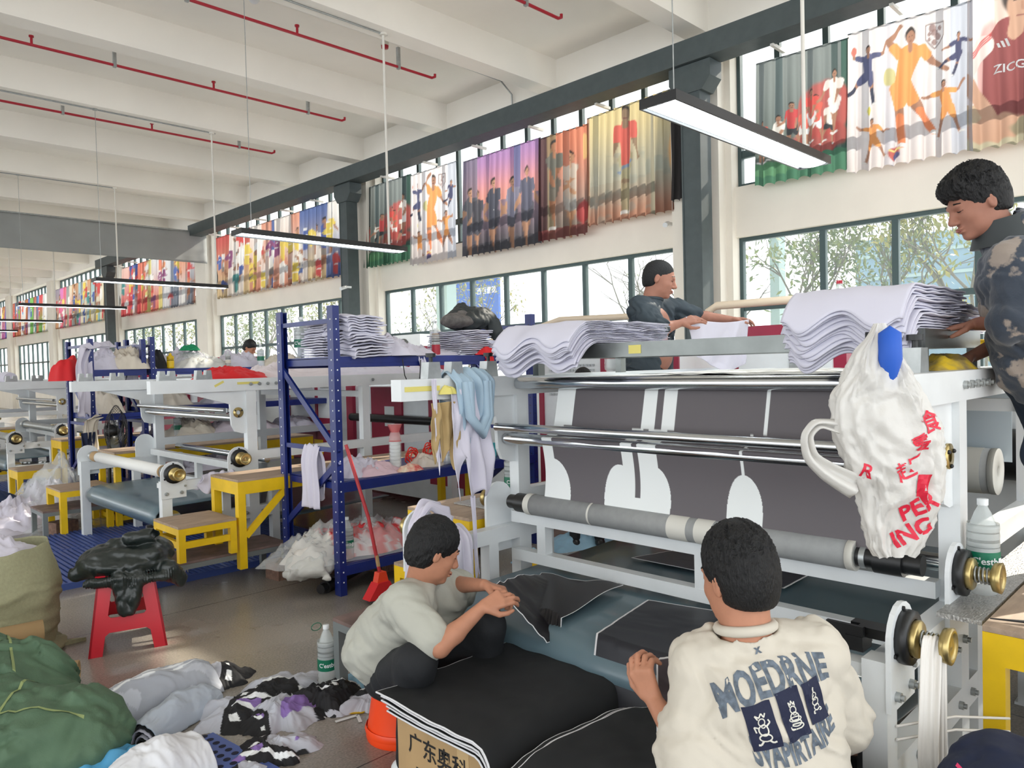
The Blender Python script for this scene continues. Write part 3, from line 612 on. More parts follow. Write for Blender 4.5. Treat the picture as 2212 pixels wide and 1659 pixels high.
# ================================================================== heat presses
def arcplate(mb, x, zc, z0, r, y0, y1):
    pl = [(x-r, z0), (x+r, z0), (x+r, zc)]+[(x+r*math.cos(a), zc+r*math.sin(a)) for a in np.linspace(.2, PI-.2, 9)]+[(x-r, zc)]
    mb.prism(pl, 1, y0, y1)
def bolt(mb, x, y, z, s): mb.cyl((x, y, z), (x, y+s*.014, z), .015, n=8).cyl((x, y+s*.014, z), (x, y+s*.024, z), .009, n=6)
def press(name_label, Y0, spring=True, rests=True, drum=.16, hm=None):
    t = thing('heat_press', name_label, 'machine', (0, Y0, 0), 0, 'heat transfer presses along the hall')
    for side, y, s in (('near', 0., -1), ('far', 2.2, 1)):
        f = MB(); a, b = y-.035, y+.035
        f.box(2.24, a, 0, 2.32, b, .80).box(2.32, a, .71, 3.2, b, .79).box(2.32, a, .39, 3.25, b, .49)
        f.box(2.74, a, 0, 2.81, b, .71).box(2.98, a, 0, 3.07, b, 1.53).box(3.19, a, 0, 3.26, b, .80)
        f.box(2.18, y-.04, 1.515, 5.4, y+.04, 1.62).box(4.18, a, 0, 4.26, b, 1.52).box(5.3, a, 0, 5.38, b, 1.52)
        f.box(3.07, a, .9, 5.3, b, .98)
        for x in (2.24, 2.74, 3.0, 4.2, 5.32): f.box(x-.02, y-.05, 0, x+.1, y+.05, .012)
        sf = f.build('side_frame', m_white, t)
        g = MB(); g.prism([(2.4, 1.53), (2.84, 1.40), (2.85, 1.22), (2.88, 1.16), (2.94, 1.14), (3.0, 1.14), (3.0, 1.53)], 1, y-.012, y+.012); g.build('gusset_plate', m_white, t)
        bl = MB()
        for x, z in [(2.42, .75), (2.6, .75), (2.95, .75), (3.12, .75), (2.5, .44), (2.95, .44), (3.1, .44)]: bolt(bl, x, y+s*.035, z, s)
        for x in (3.02, 3.1, 3.18, 3.26, 3.34, 3.9, 4.3, 4.9): bolt(bl, x, y+s*.04, 1.57, s)
        bl.build('bolts', m_galv, sf)
        for x, zc, z0 in ((2.33, .86, .66), (2.89, .93, .64)):
            p = MB(); arcplate(p, x, zc, z0, .1, y+s*.035, y+s*.05); pl = p.build('bearing_plate', m_white, t)
            for bx, bz in ((x-.06, z0+.04), (x+.06, z0+.04)):
                q = MB(); bolt(q, bx, y+s*.05, bz, s); q.build('bolt', m_galv, pl)
            q = MB()
            for k in range(3):
                aa = PI/2+k*2*PI/3; q.cyl((x+.082*math.cos(aa), y+s*.05, zc+.082*math.sin(aa)), (x+.082*math.cos(aa), y+s*.056, zc+.082*math.sin(aa)), .007, n=8)
            q.build('bolt_hole', m_blk, pl)
            q = MB(); q.lathe([(0, 0), (.078, 0), (.08, .015), (.078, .03), (.055, .032)], (x, y+s*.05, zc), (0, s, 0)); q.build('flange', m_blk, t)
            q = MB(); q.lathe([(.052, .03), (.055, .045), (.05, .05), (.02, .05), (.02, .11)], (x, y+s*.05, zc), (0, s, 0)); hb = q.build('hub', m_brass, t)
            if spring and side == 'near':
                q = MB(); q.tube([(x+.026*math.cos(w), y-.1-.009*w/(2*PI)*1.35, zc+.026*math.sin(w)) for w in np.linspace(0, 8*PI, 50)], .0035, 5); q.build('spring', m_galv, hb)
            off = .1 if side == 'near' else .06
            q = MB(); q.lathe([(0, off), (.03, off), (.048, off+.008), (.052, off+.03), (.04, off+.034), (.036, off+.028), (.012, off+.026), (0, off+.03)], (x, y+s*.05, zc), (0, s, 0)); q.build('handwheel', m_brass, t)
        # disc on gusset, foot of the clamp ears
        d = MB(); d.lathe([(.02, 0), (.045, 0), (.045, .012), (.02, .012)], (2.91, y+s*.013, 1.325), (0, s, 0)); dd = d.build('bearing_disc', m_brass, t)
        d = MB()
        for k in range(3): d.ball((2.91+.034*math.cos(k*2.1+.5), y+s*.028, 1.325+.034*math.sin(k*2.1+.5)), .008, n=6)
        d.build('screw', m_blk, dd)
        for x in ((2.32, 2.62) if rests else ()):
            e = MB(); e.prism([(x-.07, 1.62), (x+.07, 1.62), (x+.06, 1.70), (x+.02, 1.70), (x+.015, 1.66), (x-.015, 1.66), (x-.02, 1.70), (x-.06, 1.70)], 1, y-.03, y+.03)
            ee = e.build('shaft_rest', m_galv, t)
    lam = MB().box(3.05, .04, 1.575, 5.3, 2.16, 1.6); lam.build('table_top', m_paper, t)
    for x, z, r in [(2.985, 1.578, .032), (2.95, 1.33, .022), (2.90, 1.275, .032), (2.82, 1.345, .022)]:
        MB().tube([(x, .03, z), (x, 2.17, z)], r, 20).build('guide_roller', m_chrome, t)
    MB().tube([(3.2, .05, .88), (3.2, 2.15, .88)], .03, 16).build('guide_roller', m_chrome, t)
    for z0, z1 in ((.81, .87), (.60, .66)): MB().box(2.92, .03, z0, 2.98, 2.17, z1).build('cross_bar', m_white, t)
    MB().box(2.922, 1.92, .655, 2.978, 1.98, .815).build('upright', m_white, t); MB().box(2.922, .95, .655, 2.978, 1.01, .815).build('upright', m_white, t)
    MB().box(2.25, .03, .74, 2.31, .1, .78).build('lug', m_white, t)
    MB().box(4.2, .03, 1.4, 4.26, 2.17, 1.46).build('cross_bar', m_white, t)
    # blanket
    pr = [(4.6, .60), (3.4, .575), (2.38, .56), (2.30, .545), (2.255, .50), (2.25, .46), (2.27, .41), (2.33, .37), (2.5, .36), (3.4, .30), (4.6, .34)]
    P = np.array([[(x, y, z) for y in np.linspace(.16, 2.04, 14)] for x, z in pr]); grid('felt_blanket', P, m_belt, t, thick=.01)
    MB().tube([(2.345, .06, .46), (2.345, 2.14, .46)], .083, 20).build('blanket_roller', m_chrome, t)
    MB().tube([(2.16, .02, .44), (2.26, .02, .44)], .008, 6).cyl((2.13, .02, .44), (2.17, .02, .44), .022, n=6).build('adjusting_knob', m_blk, t)
    # press body behind the table
    for (x0, x1, y0, y1, z1, m) in [(5.55, 7.4, -.1, 2.3, 1.45, m_white), (5.5, 5.56, -.2, 0, 1.5, m_magenta), (5.5, 5.56, 2.2, 2.4, 1.5, m_magenta)]:
        MB().box(x0, y0, .1, x1, y1, z1).build('press_housing', m, t)
    MB().tube([(5.45, .05, 1.05), (5.45, 2.15, 1.05)], drum, 24).build('drum', m_blk, t)
    if hm:
        for a_, b_ in ((-.1, .62), (1.15, 1.8)): MB().box(5.52, a_, .3, 5.55, b_, 1.44).build('red_panel', m_magenta, t)
        MB().box(5.515, 1.3, .95, 5.52, 1.5, 1.2).build('notice', m_paper, t)
    # control cabinets
    c = MB(); c.box(5.95, 1.5, 0, 6.6, 2.5, 1.96); cb = c.build('control_cabinet', m_magenta, t)
    MB().box(5.93, 1.6, .9, 5.95, 2.4, 1.86).build('door', m_white, cb)
    q = MB(); q.box(5.92, 1.7, 1.5, 5.93, 1.95, 1.75).build('display', m_galv, cb)
    q = MB()
    for k in range(4): q.ball((5.92, 2.05+.09*k, 1.3), .022, n=8)
    q.build('switches', m_blk, cb)
    c = MB(); c.box(5.95, 3.0, 0, 6.7, 4.75, 1.8); cb = c.build('heater_cabinet', m_white, t)
    for yy in (3.0, 3.85, 4.7): MB().box(5.93, yy, .0, 5.95, yy+.06, 1.8).build('trim_strip', m_magenta, cb)
    g = MB()
    for yy in (3.15, 4.0):
        for r in range(7):
            for k in range(14): g.box(5.94, yy+k*.045, 1.35+r*.05, 5.945, yy+.028+k*.045, 1.37+r*.05)
    g.build('vent_grille', m_galv, cb)
    MB().box(5.93, 3.06, .1, 5.95, 4.7, .95).build('lower_door', m_magenta, cb)
    MB().box(5.92, 3.7, .4, 5.93, 3.95, .62).build('warning_label', m_yel, cb)
    return t
m1 = press('nearest white heat press with a grey printed paper sheet hanging on its rollers', .8, rests=False)
p2_ = press('white heat press beyond the tall blue rack, with empty shafts at its front', 6.35, spring=False, drum=.05, hm=1)
dup(p2_, (0, 11.85, 0), label='third white heat press, behind the blue racks at the left edge')
dup(p2_, (.0, 17.4, 0), label='farthest white heat press, glimpsed behind the third one')
# shafts and paper rolls on machine 1
def shaft(x, y0, y1, z, label, r=.036, m=m_blk, sleeve=None, grp='roll shafts on the presses'):
    t = thing('roll_shaft', label, 'shaft', (x, y0, z), 0, grp); L = y1-y0
    MB().tube([(0, .0, 0), (0, L, 0)], r, 20).build('core', m, t)
    MB().tube([(0, .06, 0), (0, .16, 0)], r*1.35, 20).build('collar', m, t); MB().cyl((0, L-.16, 0), (0, L-.06, 0), r*1.35, n=20).build('collar', m, t)
    MB().tube([(0, .19, 0), (0, .21, 0)], r*1.1, 20).cyl((0, .225, 0), (0, .245, 0), r*1.1, n=20).build('ring', m_galv, t)
    MB().box(-.012, .36, r-.003, .012, .46, r+.006).build('key', m_brass, t)
    return t
shaft(2.89, .86, 2.94, .93, 'black shaft carrying the grey paper roll of the nearest press', .038)
def proll(x, y0, y1, z, r, m, m2, bands, label, core=.04):
    t = thing('paper_roll', label, 'paper roll', (x, y0, z), 0, None); L = y1-y0
    MB().lathe([(core, 0), (r, 0), (r, L), (core, L)], (0, 0, 0), (0, 1, 0), 36).build('roll', m, t)
    for a, b in bands: MB().lathe([(r+.0012, a), (r+.0012, b)], (0, 0, 0), (0, 1, 0), 36).build('printed_band', m2, t)
    MB().lathe([(r+.002, -.012), (r+.002, .016), (core, .016), (core, -.012), (r+.002, -.012)], (0, 0, 0), (0, 1, 0), 36).build('paper_edge', m2, t)
    return t
m_papw = mat('off white band', (214, 212, 204), .65)
proll(2.89, 1.1, 2.79, .93, .056, m_grol, m_papw, [(.575, .66), (.70, .80), (1.25, 1.262), (1.66, 1.70)], 'grey paper roll on the black shaft across the front of the nearest press')
# clamp half of the empty lower shaft seat
t = thing('shaft_clamp', 'black open shaft clamp at the near lower front corner of the nearest press', 'clamp', (2.33, .85, .86)); q = MB(); q.prism([(.0, -.07), (.0, .0), (.012, .03), (.03, .03), (.03, .06), (.07, .06), (.07, -.07)], 2, -.03, .0); q.box(-.04, 0, -.05, .04, .05, -.02).build('jaw', m_blk, t); MB().box(-.035, .0, -.06, -.02, .11, .01).box(-.035, .0, -.065, .035, .11, -.05).build('cradle', m_blk, t)
# rolls on machine 2 and 3
shaft(2.33, 6.41, 8.49, .86, 'bare shaft inside the white roll of the second press', .036, m_galv)
proll(2.33, 6.5, 8.36, .86, .052, mat('white paper roll', (236, 236, 232), .6), m_card, [(1.72, 1.86)], 'white paper roll on the lower front shaft of the second press')
shaft(2.33, 11.9, 14.0, .86, 'bare dark shaft at the front of the third press', .05, m_galv); shaft(2.89, 11.9, 14.0, .93, 'upper bare dark shaft of the third press', .05, m_galv)
proll(4.55, 1.0, 2.86, 1.06, .12, m_grol, m_papw, [(.05, .2), (.5, .75), (.76, .95)], 'pale grey paper roll seen behind the right main post of the nearest press', .03)
tag(MB().box(4.66, .95, 1.1, 4.665, 2.9, 1.5).build('return_paper_sheet', mat('pale return paper', (176, 188, 196), .6)), 'pale blue grey paper sheet rising behind the right post', 'paper sheet')
# ------------------------------------------------ printed paper web on machine 1 (grey panels on white)
def web():
    Y = np.linspace(2.68, .98, 620); prof = []
    for k in np.linspace(0, 1, 26): prof.append((3.016-.05*k-.0*k, 1.565-.22*k))
    for k in np.linspace(.1, 1, 6): prof.append((2.966-.035*math.sin(k*PI/2)-.01*k, 1.345-.035*k))
    for k in np.linspace(.1, 1, 6): prof.append((2.921-.055*k, 1.31-.015*k))
    for k in np.linspace(.03, 1, 150): prof.append((2.866+.005*k+.09*math.sin(k*PI)*.3, 1.295-.36*k))
    pr = np.array(prof); P = np.zeros((620, len(pr), 3)); P[:, :, 0] = pr[None, :, 0]+.004*nz(Y[:, None]*5, pr[None, :, 1]*4); P[:, :, 1] = Y[:, None]; P[:, :, 2] = pr[None, :, 1]
    yy = P[:, :, 1]; z = P[:, :, 2]; w = np.array(lin((236, 240, 240))); g = np.array(lin((96, 91, 95))); c = np.zeros(P.shape); c[:] = g
    def W(m): c[m] = w
    def G(m): c[m] = g
    up = z > 1.36
    W(up & (yy > 2.555)); W(up & (yy < 2.12) & (yy > 1.935)); G(up & (yy < 2.045) & (yy > 2.005)); W(up & (np.abs(yy-1.487) < .008))
    lo = ~up; W(lo & (yy > 2.61)); W(lo & (z < 1.19) & (((yy-2.62)/.12)**2+((z-.98)/.21)**2 < 1))
    W(lo & (yy < 2.17) & (yy > 1.97)); W(lo & (z < 1.2) & (((yy-2.19)/.095)**2+((z-1.03)/.16)**2 < 1)); W(lo & (z < 1.2) & (((yy-1.99)/.085)**2+((z-1.03)/.165)**2 < 1))
    W(lo & (z < 1.06) & (yy > 1.915) & (yy < 2.28)); G(lo & (yy > 2.075) & (yy < 2.105) & (z > 1.04)); W(lo & (np.abs(yy-1.545) < .007)); W(lo & (z < 1.2) & (((yy-1.545)/.082)**2+((z-1.03)/.165)**2 < 1)); W(lo & (z < 1.02) & (np.abs(yy-1.545) < .082))
    W(yy < 1.02)
    o = grid('printed_paper_sheet', P, mat('printed paper', (200, 200, 200), .6, attr='paint'), col=c, thick=.001)
    tag(o, 'grey and white printed paper sheet hanging in front of the nearest press', 'paper sheet')
web()
# ================================================================== stainless shelf frame on the table
m_inox = mat('stainless', (128, 132, 130), .38, metal=.9, noise=.08, nscale=9)
t = thing('stainless_rack', 'stainless steel frame shelf standing over the near table', 'rack', (2.9, .86, 1.62))
L = 1.9; q = MB()
q.box(0, 0, .085, .05, L, .155).box(.72, 0, .085, .77, L, .155).box(0, 0, .085, .77, .05, .155).box(0, L-.05, .085, .77, L, .155); q.build('top_frame', m_inox, t)
for x in (0, .72):
    for y in (0, L-.04): MB().box(x, y, -.0, x+.05, y+.04, .085).build('leg', m_inox, t)
MB().box(.005, 0, -.045, .045, -.01, .155).build('hook_plate', m_inox, t)
MB().box(-.002, 1.2, .1, 0, 1.27, .14).build('tape_patch', m_yellow_tape, t)
# ================================================================== blue boltless racks
def rack(label, X0, Y0, L, D, zs, top=2.15, frames=None, grp='blue boltless racks'):
    t = thing('storage_rack', label, 'rack', (X0, Y0, 0), 0, grp)
    for x in (frames or (0, L)):
        for y in (0, D):
            p = MB(); s = 1 if y == 0 else -1; w = .055
            p.box(x, y-.003, 0, x+w, y+.003, top).box(x, y, 0, x+.005, y+s*.075, top).box(x+w-.005, y, 0, x+w, y+s*.075, top).box(x-.0, y+s*.07, 0, x+.02, y+s*.075, top)
            pp = p.build('upright', m_bluem, t)
            h = MB(); z = .1
            while z < top-.03:
                h.cyl((x-.002, y+s*.03, z), (x-.0005, y+s*.03, z), .006, n=8); h.cyl((x+.028, y-s*.005, z), (x+.028, y-s*.0035, z), .006, n=8); z += .075
            h.build('slot_holes', m_white if x < L/2 else m_blk, pp)
        MB().bar((x+.02, 0, 2.04), (x+.02, D, 2.04), .02, .035).build('cross_brace', m_bluem, t); MB().bar((x+.02, 0, 1.08), (x+.02, D, 1.08), .02, .035).build('cross_brace', m_bluem, t)
        MB().bar((x+.02, D, 1.72), (x+.02, 0, 1.06), .02, .05).bar((x+.02, 0, 1.0), (x+.02, D, .42), .02, .05).build('diagonal_brace', m_bluem, t)
    for z in zs:
        b = MB(); x1 = L+.055
        for y, s in ((0, 1), (D, -1)): b.box(.05, y, z-.075, x1-.05, y+s*.03, z-.045).box(.05, y-s*.004, z-.045, x1-.05, y+s*.035, z)
        b.box(.05, 0, z-.06, .08, D, z-.01).box(x1-.08, 0, z-.06, x1-.05, D, z-.01); b.build('shelf_beam', m_bluem, t)
        MB().box(.05, .02, z-.005, x1-.05, D-.02, z+.004).build('shelf_panel', m_bluem, t)
    return t
rack('tall blue steel rack between the nearest press and the second press', 2.95, 4.82, 2.1, .85, [1.77, .84, .22], top=2.15)
rack('blue steel rack loaded with white cloth beyond the second press', 3.45, 9.95, 2.6, 1.0, [1.74, 1.25, .84, .3], top=2.15)
rack('narrow blue steel rack at the left with a red bundle on its top shelf', 2.75, 9.97, .6, 1.0, [1.74, 1.2, .3], top=2.12)
# ================================================================== yellow platforms and steps
def platform(label, x0, y0, x1, y1, z, name='work_platform', top=m_ply, fr=m_yel, leg=.06, ap=.1, brace=False, low=True, legs=True, grp=None, z0=0.):
    t = thing(name, label, 'platform' if z > .6 else 'step', (x0, y0, z0), 0, grp); X = x1-x0; Y = y1-y0; h = z-z0
    MB().box(0, 0, h-.018, X, Y, h).build('top_board', top, t)
    q = MB(); q.box(0, 0, h-ap-.018, X, .03, h-.019).box(0, Y-.03, h-ap-.018, X, Y, h-.019).box(0, .03, h-ap-.018, .03, Y-.03, h-.019).box(X-.03, .03, h-ap-.018, X, Y-.03, h-.019); q.build('apron', fr, t)
    if legs:
        for x in (0, X-leg):
            for y in (0, Y-leg): MB().box(x, y, 0, x+leg, y+leg, h-ap-.018).build('leg', fr, t)
    if low: MB().box(leg, .01, .1, X-leg, .04, .15).box(leg, Y-.04, .1, X-leg, Y-.01, .15).box(.01, leg, .1, .04, Y-leg, .15).build('stretcher', fr, t)
    if brace: MB().bar((leg, .02, h-.45), (leg+.35, .02, h-.12), .03, .05).build('brace', fr, t)
    return t
platform('big yellow platform at the right edge in the foreground, below the scissors', 2.64, -1.1, 5.3, .62, .84)
platform('big yellow platform with a pale board top behind the seated man in the T-shirt', 2.72, 3.1, 5.2, 3.66, .84, low=False)
platform('yellow platform at the near side of the second press, beside the blue rack', 2.56, 5.62, 5.0, 6.12, .84, brace=True, z0=.14, low=False)
platform('low yellow step in front of the platform at the second press', 1.98+.12, 5.62, 2.54, 6.12, .55, 'yellow_step', low=True, ap=.05, leg=.05, z0=.28)
platform('lowest dark board step on grey legs, left of the low yellow step', 1.88, 5.68, 3.0, 6.12, .27, 'board_step', top=m_plyd, fr=mat('bare grey steel', (128, 134, 134), .5, metal=.3), ap=.04, leg=.045, low=False)
platform('yellow platform at the far side of the second press behind the white roll', 2.62, 8.72, 5.0, 9.3, .84)
platform('low yellow step at the far side of the second press', 2.1, 8.75, 2.6, 9.3, .5, 'yellow_step', low=False, ap=.06)
platform('dark board step resting on a brick, far left of the second press', 1.95, 8.8, 3.1, 9.3, .3, 'board_step', top=m_plyd, fr=mat('bare grey steel', (128, 134, 134), .5), ap=.04, leg=.045, low=False)
platform('yellow platform by the third press, behind the clear plastic heap', 2.7, 11.1, 5.0, 11.6, .84)
platform('low yellow step by the third press', 2.2, 11.1, 2.68, 11.6, .5, 'yellow_step', low=False)
platform('far yellow platform left of the third press', 1.4, 14.5, 4, 15, .84)
platform('small dark board bench on grey legs behind the seated man in the light T-shirt', 2.06, 2.75, 2.75, 3.45, .38, 'board_bench', top=m_plyd, fr=mat('bare grey steel', (128, 134, 134), .5), ap=.04, leg=.05, low=False)
platform('yellow low step beside the broom, mostly hidden by the man in the light T-shirt', 2.8, 3.68, 3.3, 3.93, .44, 'yellow_step', low=True, ap=.07)
def brick(x, y, z, rz, label, s=1.): 
    t = thing('hollow_brick', label, 'brick', (x, y, z), rz, 'hollow bricks under the steps'); q = MB(); q.box(-.12, -.09, 0, .12, .09, .14)
    for k in range(9): q.box(-.12+k*.026, -.094, 0, -.106+k*.026, -.09, .14)
    q.build('block', m_brick, t)
    h = MB()
    for i in range(5):
        for j in range(2): h.cyl((-.09+i*.045, -.03+j*.06, .1401), (-.09+i*.045, -.03+j*.06, .1405), .012, n=8)
    h.build('holes', m_blk, t)
for x, y, rz, l in [(2.95, 5.66, .1, 'hollow brick on the floor beside the grey leg of the yellow platform'), (3.3, 5.5, -.2, 'hollow brick lying behind the blue rack post'), (2.18, 9.05, .3, 'brown brick under the far dark board step'), (2.95, 9.62, 0, 'brick under the grey bar beyond the blue mat'), (3.2, 9.62, .05, 'second brick beyond the blue mat'), (3.62, 5.2, .1, 'brick under the bottom shelf of the tall blue rack')]: brick(x, y, 0, rz, l)
m_tread = mat('silver tread mesh', (176, 174, 170), .3, metal=.6, noise=.25, nscale=60, bump=.8, bscale=55, stretch=(1, 3, 1))
tag(MB().box(2.68, .63, .825, 4.6, .76, .84).build('tread_plate', m_tread), 'silver tread plate between the near platform and the press frame', 'plate')
tag(MB().box(2.95, 2.9+.14, .842, 3.6, 3.5, .85).build('plastic_sheet_mat', m_tread), 'crinkled silver mat lying on the yellow platform behind the left end of the paper roll', 'mat')
# ================================================================== blue mats
def bluemat(label, x0, y0, x1, y1, slats=True):
    t = thing('plastic_floor_mat', label, 'mat', (x0, y0, 0)); X = x1-x0; Y = y1-y0; m_matb = mat('blue mat plastic', (70, 92, 160), .45); m_matd = mat('dark mat plastic', (44, 58, 110), .5)
    MB().box(0, 0, .0, X, Y, .03).build('base', m_matd if slats else m_matb, t)
    if slats:
        q = MB(); n = int(X/.045)
        for k in range(n): q.box(k*X/n, 0, .03, k*X/n+.026, Y, .05)
        q.build('ribs', m_matb, t); MB().box(-.01, -.02, 0, X, 0, .052).build('edge_strip', m_matb, t)
    else:
        q = MB()
        for i in range(int(X/.05)):
            for j in range(int(Y/.05)): q.lathe([(0, .0305), (.016, .0305)], (i*.05+.025, j*.05+.025+(i % 2)*.02, 0), n=10)
        q.build('holes', mat('hole shade', (18, 22, 48), .8), t)
    return t
bluemat('large ribbed blue plastic mat on the floor in front of the second press', 1.5, 6.66, 3.9, 7.95)
bluemat('second ribbed blue plastic mat, farther one in front of the second press', 1.55, 7.98, 3.0, 8.85)
bluemat('narrow ribbed blue mat under the steps of the second press', 2.0, 6.14, 3.9, 6.64)
bluemat('ribbed blue mat at the third press behind the plastic heap', 1.6, 11.6, 3.4, 14)
bm = bluemat('small perforated blue plastic mat at the bottom edge', .98, 2.5, 1.5, 3.35, False); bm.rotation_euler = (0, 0, .12)
# ================================================================== cloth helpers
def pile(name, label, cat, loc, rx, ry, h, seed, m, rz=0, group=None, kind=None, sc=9., n=70, flat=2.4, paint=None, rag=.22, parent=None, jag=0.):
    th = np.linspace(0, 2*PI, n+1)[:, None]; rr = (np.linspace(0, 1, n//2)**.8)[None, :]
    b = 1+rag*nz(np.cos(th)*1.6, np.sin(th)*1.6, s=seed)*2+jag*np.abs(nz(np.cos(th)*7, np.sin(th)*7, s=seed+3))
    x = rx*rr*b*np.cos(th); y = ry*rr*b*np.sin(th); fr = sc
    rd = ridge(x*fr, y*fr, s=seed, o=3); f2 = fbm(x*fr*.6, y*fr*.6, s=seed+9)
    z = h*((1-rr**flat)*(.62+.5*f2+.55*(rd-.45)))+.012*(1-rr)
    z = np.maximum(z, .004*(1-rr)); z[:, -1] = 0
    q_ = .16*min(rx, ry); x = x+q_*nz(y*fr*.8, x*fr*.8, s=seed+2)*rr; y = y+q_*nz(x*fr*.8, y*fr*.8+9, s=seed+4)*rr
    P = np.stack([x, y, z], -1); c = None if paint is None else paint(x, y, z)
    o = grid(name, P, m, parent, col=c, label=label, cat=cat, group=group, kind=kind)
    if parent is None: o.location = loc; o.rotation_euler = (0, 0, rz)
    return o
def sheets(n, label, group, loc, lx, ly, dz, seed, m, rz=0, wav=.01, front=0., drop=0., jit=.015, cut=.0, name='cut_fabric_panel', edge=None, ydrop=0., yfront=0., sag=.0, label_top=None):
    """n stacked sheets, each an object; +x length, +y width; the first `front` metres bend downwards"""
    r = random.Random(seed); m_e = mat('painted cloth edge', (20, 22, 25), .8, attr='paint')
    for k in range(n):
        nu, nv = 44, 40; ox, oy, sx, sy = [r.uniform(-jit, jit) for _ in range(4)]
        U, V = np.meshgrid(np.linspace(0, 1, nu), np.linspace(0, 1, nv), indexing='ij')
        if edge: 
            e = edge
            for A, L_ in ((U, lx), (V, ly)): pass
            us = np.concatenate([[0, e/lx], np.linspace(e/lx*1.3, 1-e/lx*1.3, nu-4), [1-e/lx, 1]]); vs = np.concatenate([[0, e/ly], np.linspace(e/ly*1.3, 1-e/ly*1.3, nv-4), [1-e/ly, 1]])
            U, V = np.meshgrid(us, vs, indexing='ij')
        x = ox+U*(lx+sx); y = oy+V*(ly+sy); x0 = x.copy()
        if cut: # curved pattern outlines (neckline, armholes) on the front edge
            c1 = cut*np.exp(-((V-.5)/.22)**2); c2 = cut*.6*(np.exp(-((V-.02)/.1)**2)+np.exp(-((V-.98)/.1)**2)); x = x+(c1+c2)*(1-U)**3
        z = k*dz+wav*(nz(x*4+k*.11, y*4, s=seed)+.5*nz(x*11, y*11+k*.2, s=seed+1))*min(1, .4+k/n)
        if front:
            s_ = np.maximum(0, front-x); z = z-drop*(s_/front)**1.35*(1+.25*nz(y*6, 1.5, s=seed+7))-0*s_; x = np.where(x < front, front-(front-x)*(1-.35*(s_/front)), x)+.012*nz(y*7+k*.3, x*3, s=seed+6)*(s_ > 0)
            x = x-(n-1-k)*-.002-np.where(s_ > 0, k*.0022, 0)
        if yfront:
            s_ = np.maximum(0, yfront-y); z = z-ydrop*(s_/yfront)**1.2; y = np.where(y < yfront, yfront-(yfront-y)*(1-.75*np.minimum(1, s_/yfront)), y)-np.where(s_ > 0, k*.004, 0)
        z = z-sag*np.abs(2*U-1)**3
        c = None; mm = m
        if edge:
            c = np.zeros(U.shape+(3,)); c[:] = lin((20, 22, 25)); E = (U <= edge/lx+1e-6) | (U >= 1-edge/lx-1e-6) | (V <= edge/ly+1e-6) | (V >= 1-edge/ly-1e-6); c[E] = lin((225, 225, 228)); mm = m_e
        o = grid(name, np.stack([x, y, z], -1), mm, thick=dz*.55, col=c, label=(label_top or 'topmost '+label) if k == n-1 else ('lowest '+label if k == 0 else label), cat='fabric panel', group=group)
        o.location = loc; o.rotation_euler = (0, 0, rz)
def hang(name, label, cat, path, w, seed, m, axis=(0, 1, 0), fold=.03, taper=.3, thick=.003, group=None, n=40, gather=3., tail=.1, parent=None, freq=2.5):
    """cloth strip following a path (list of points), spread along axis with gathered folds"""
    pts = [Vector(p) for p in path]; L = [0]
    for a, b in zip(pts, pts[1:]): L.append(L[-1]+(b-a).length)
    S = np.linspace(0, L[-1], 50); pp = np.array([[np.interp(s, L, [p[i] for p in pts]) for i in range(3)] for s in S])
    for _ in range(3): pp[1:-1] = (pp[:-2]+2*pp[1:-1]+pp[2:])/4
    ax = np.array(Vector(axis).normalized()); u = np.linspace(-1, 1, n)
    t = np.gradient(pp, axis=0); t /= np.linalg.norm(t, axis=1)[:, None]; nn = np.cross(t, ax)
    nn /= np.maximum(np.linalg.norm(nn, axis=1), 1e-6)[:, None]
    k = (S/L[-1]); wd = w*(1-taper*np.sin(k*PI))
    f = fold*(nz(u[:, None]*gather+seed, k[None, :]*freq, s=seed)*2+.4*np.sin(u[:, None]*gather*3+3*nz(k[None, :]*2, 1.1, s=seed)))
    P = pp[None]+u[:, None, None]*wd[None, :, None]*ax/2+f[..., None]*nn[None]
    end = tail*nz(u*2.2, 4.4, s=seed+1); P[:, :, 2] -= (np.where(k > .5, (k-.5)*2, (.5-k)*0)[None, :]**2)*end[:, None]*2
    return grid(name, P, m, parent, thick=thick, **({} if parent is not None else dict(label=label, cat=cat, group=group)))
def text_mesh(s, size, ext=0., cuts=2, font_shear=0., bold=0.):
    cu = bpy.data.curves.new('writing', 'FONT'); cu.body = s; cu.size = size; cu.align_x = 'CENTER'; cu.align_y = 'CENTER'; cu.shear = font_shear; cu.offset = bold; cu.extrude = ext; cu.resolution_u = 3
    o = bpy.data.objects.new('writing', cu); COL.objects.link(o); dg = bpy.context.evaluated_depsgraph_get(); dg.update()
    me = bpy.data.meshes.new_from_object(o.evaluated_get(dg)); bpy.data.objects.remove(o)
    if cuts:
        bm = bmesh.new(); bm.from_mesh(me); bmesh.ops.triangulate(bm, faces=bm.faces)
        for _ in range(3):
            es = [e for e in bm.edges if e.calc_length() > size*.22]
            if es: bmesh.ops.subdivide_edges(bm, edges=es, cuts=1)
            bmesh.ops.triangulate(bm, faces=bm.faces)
        bm.to_mesh(me); bm.free()
    return me
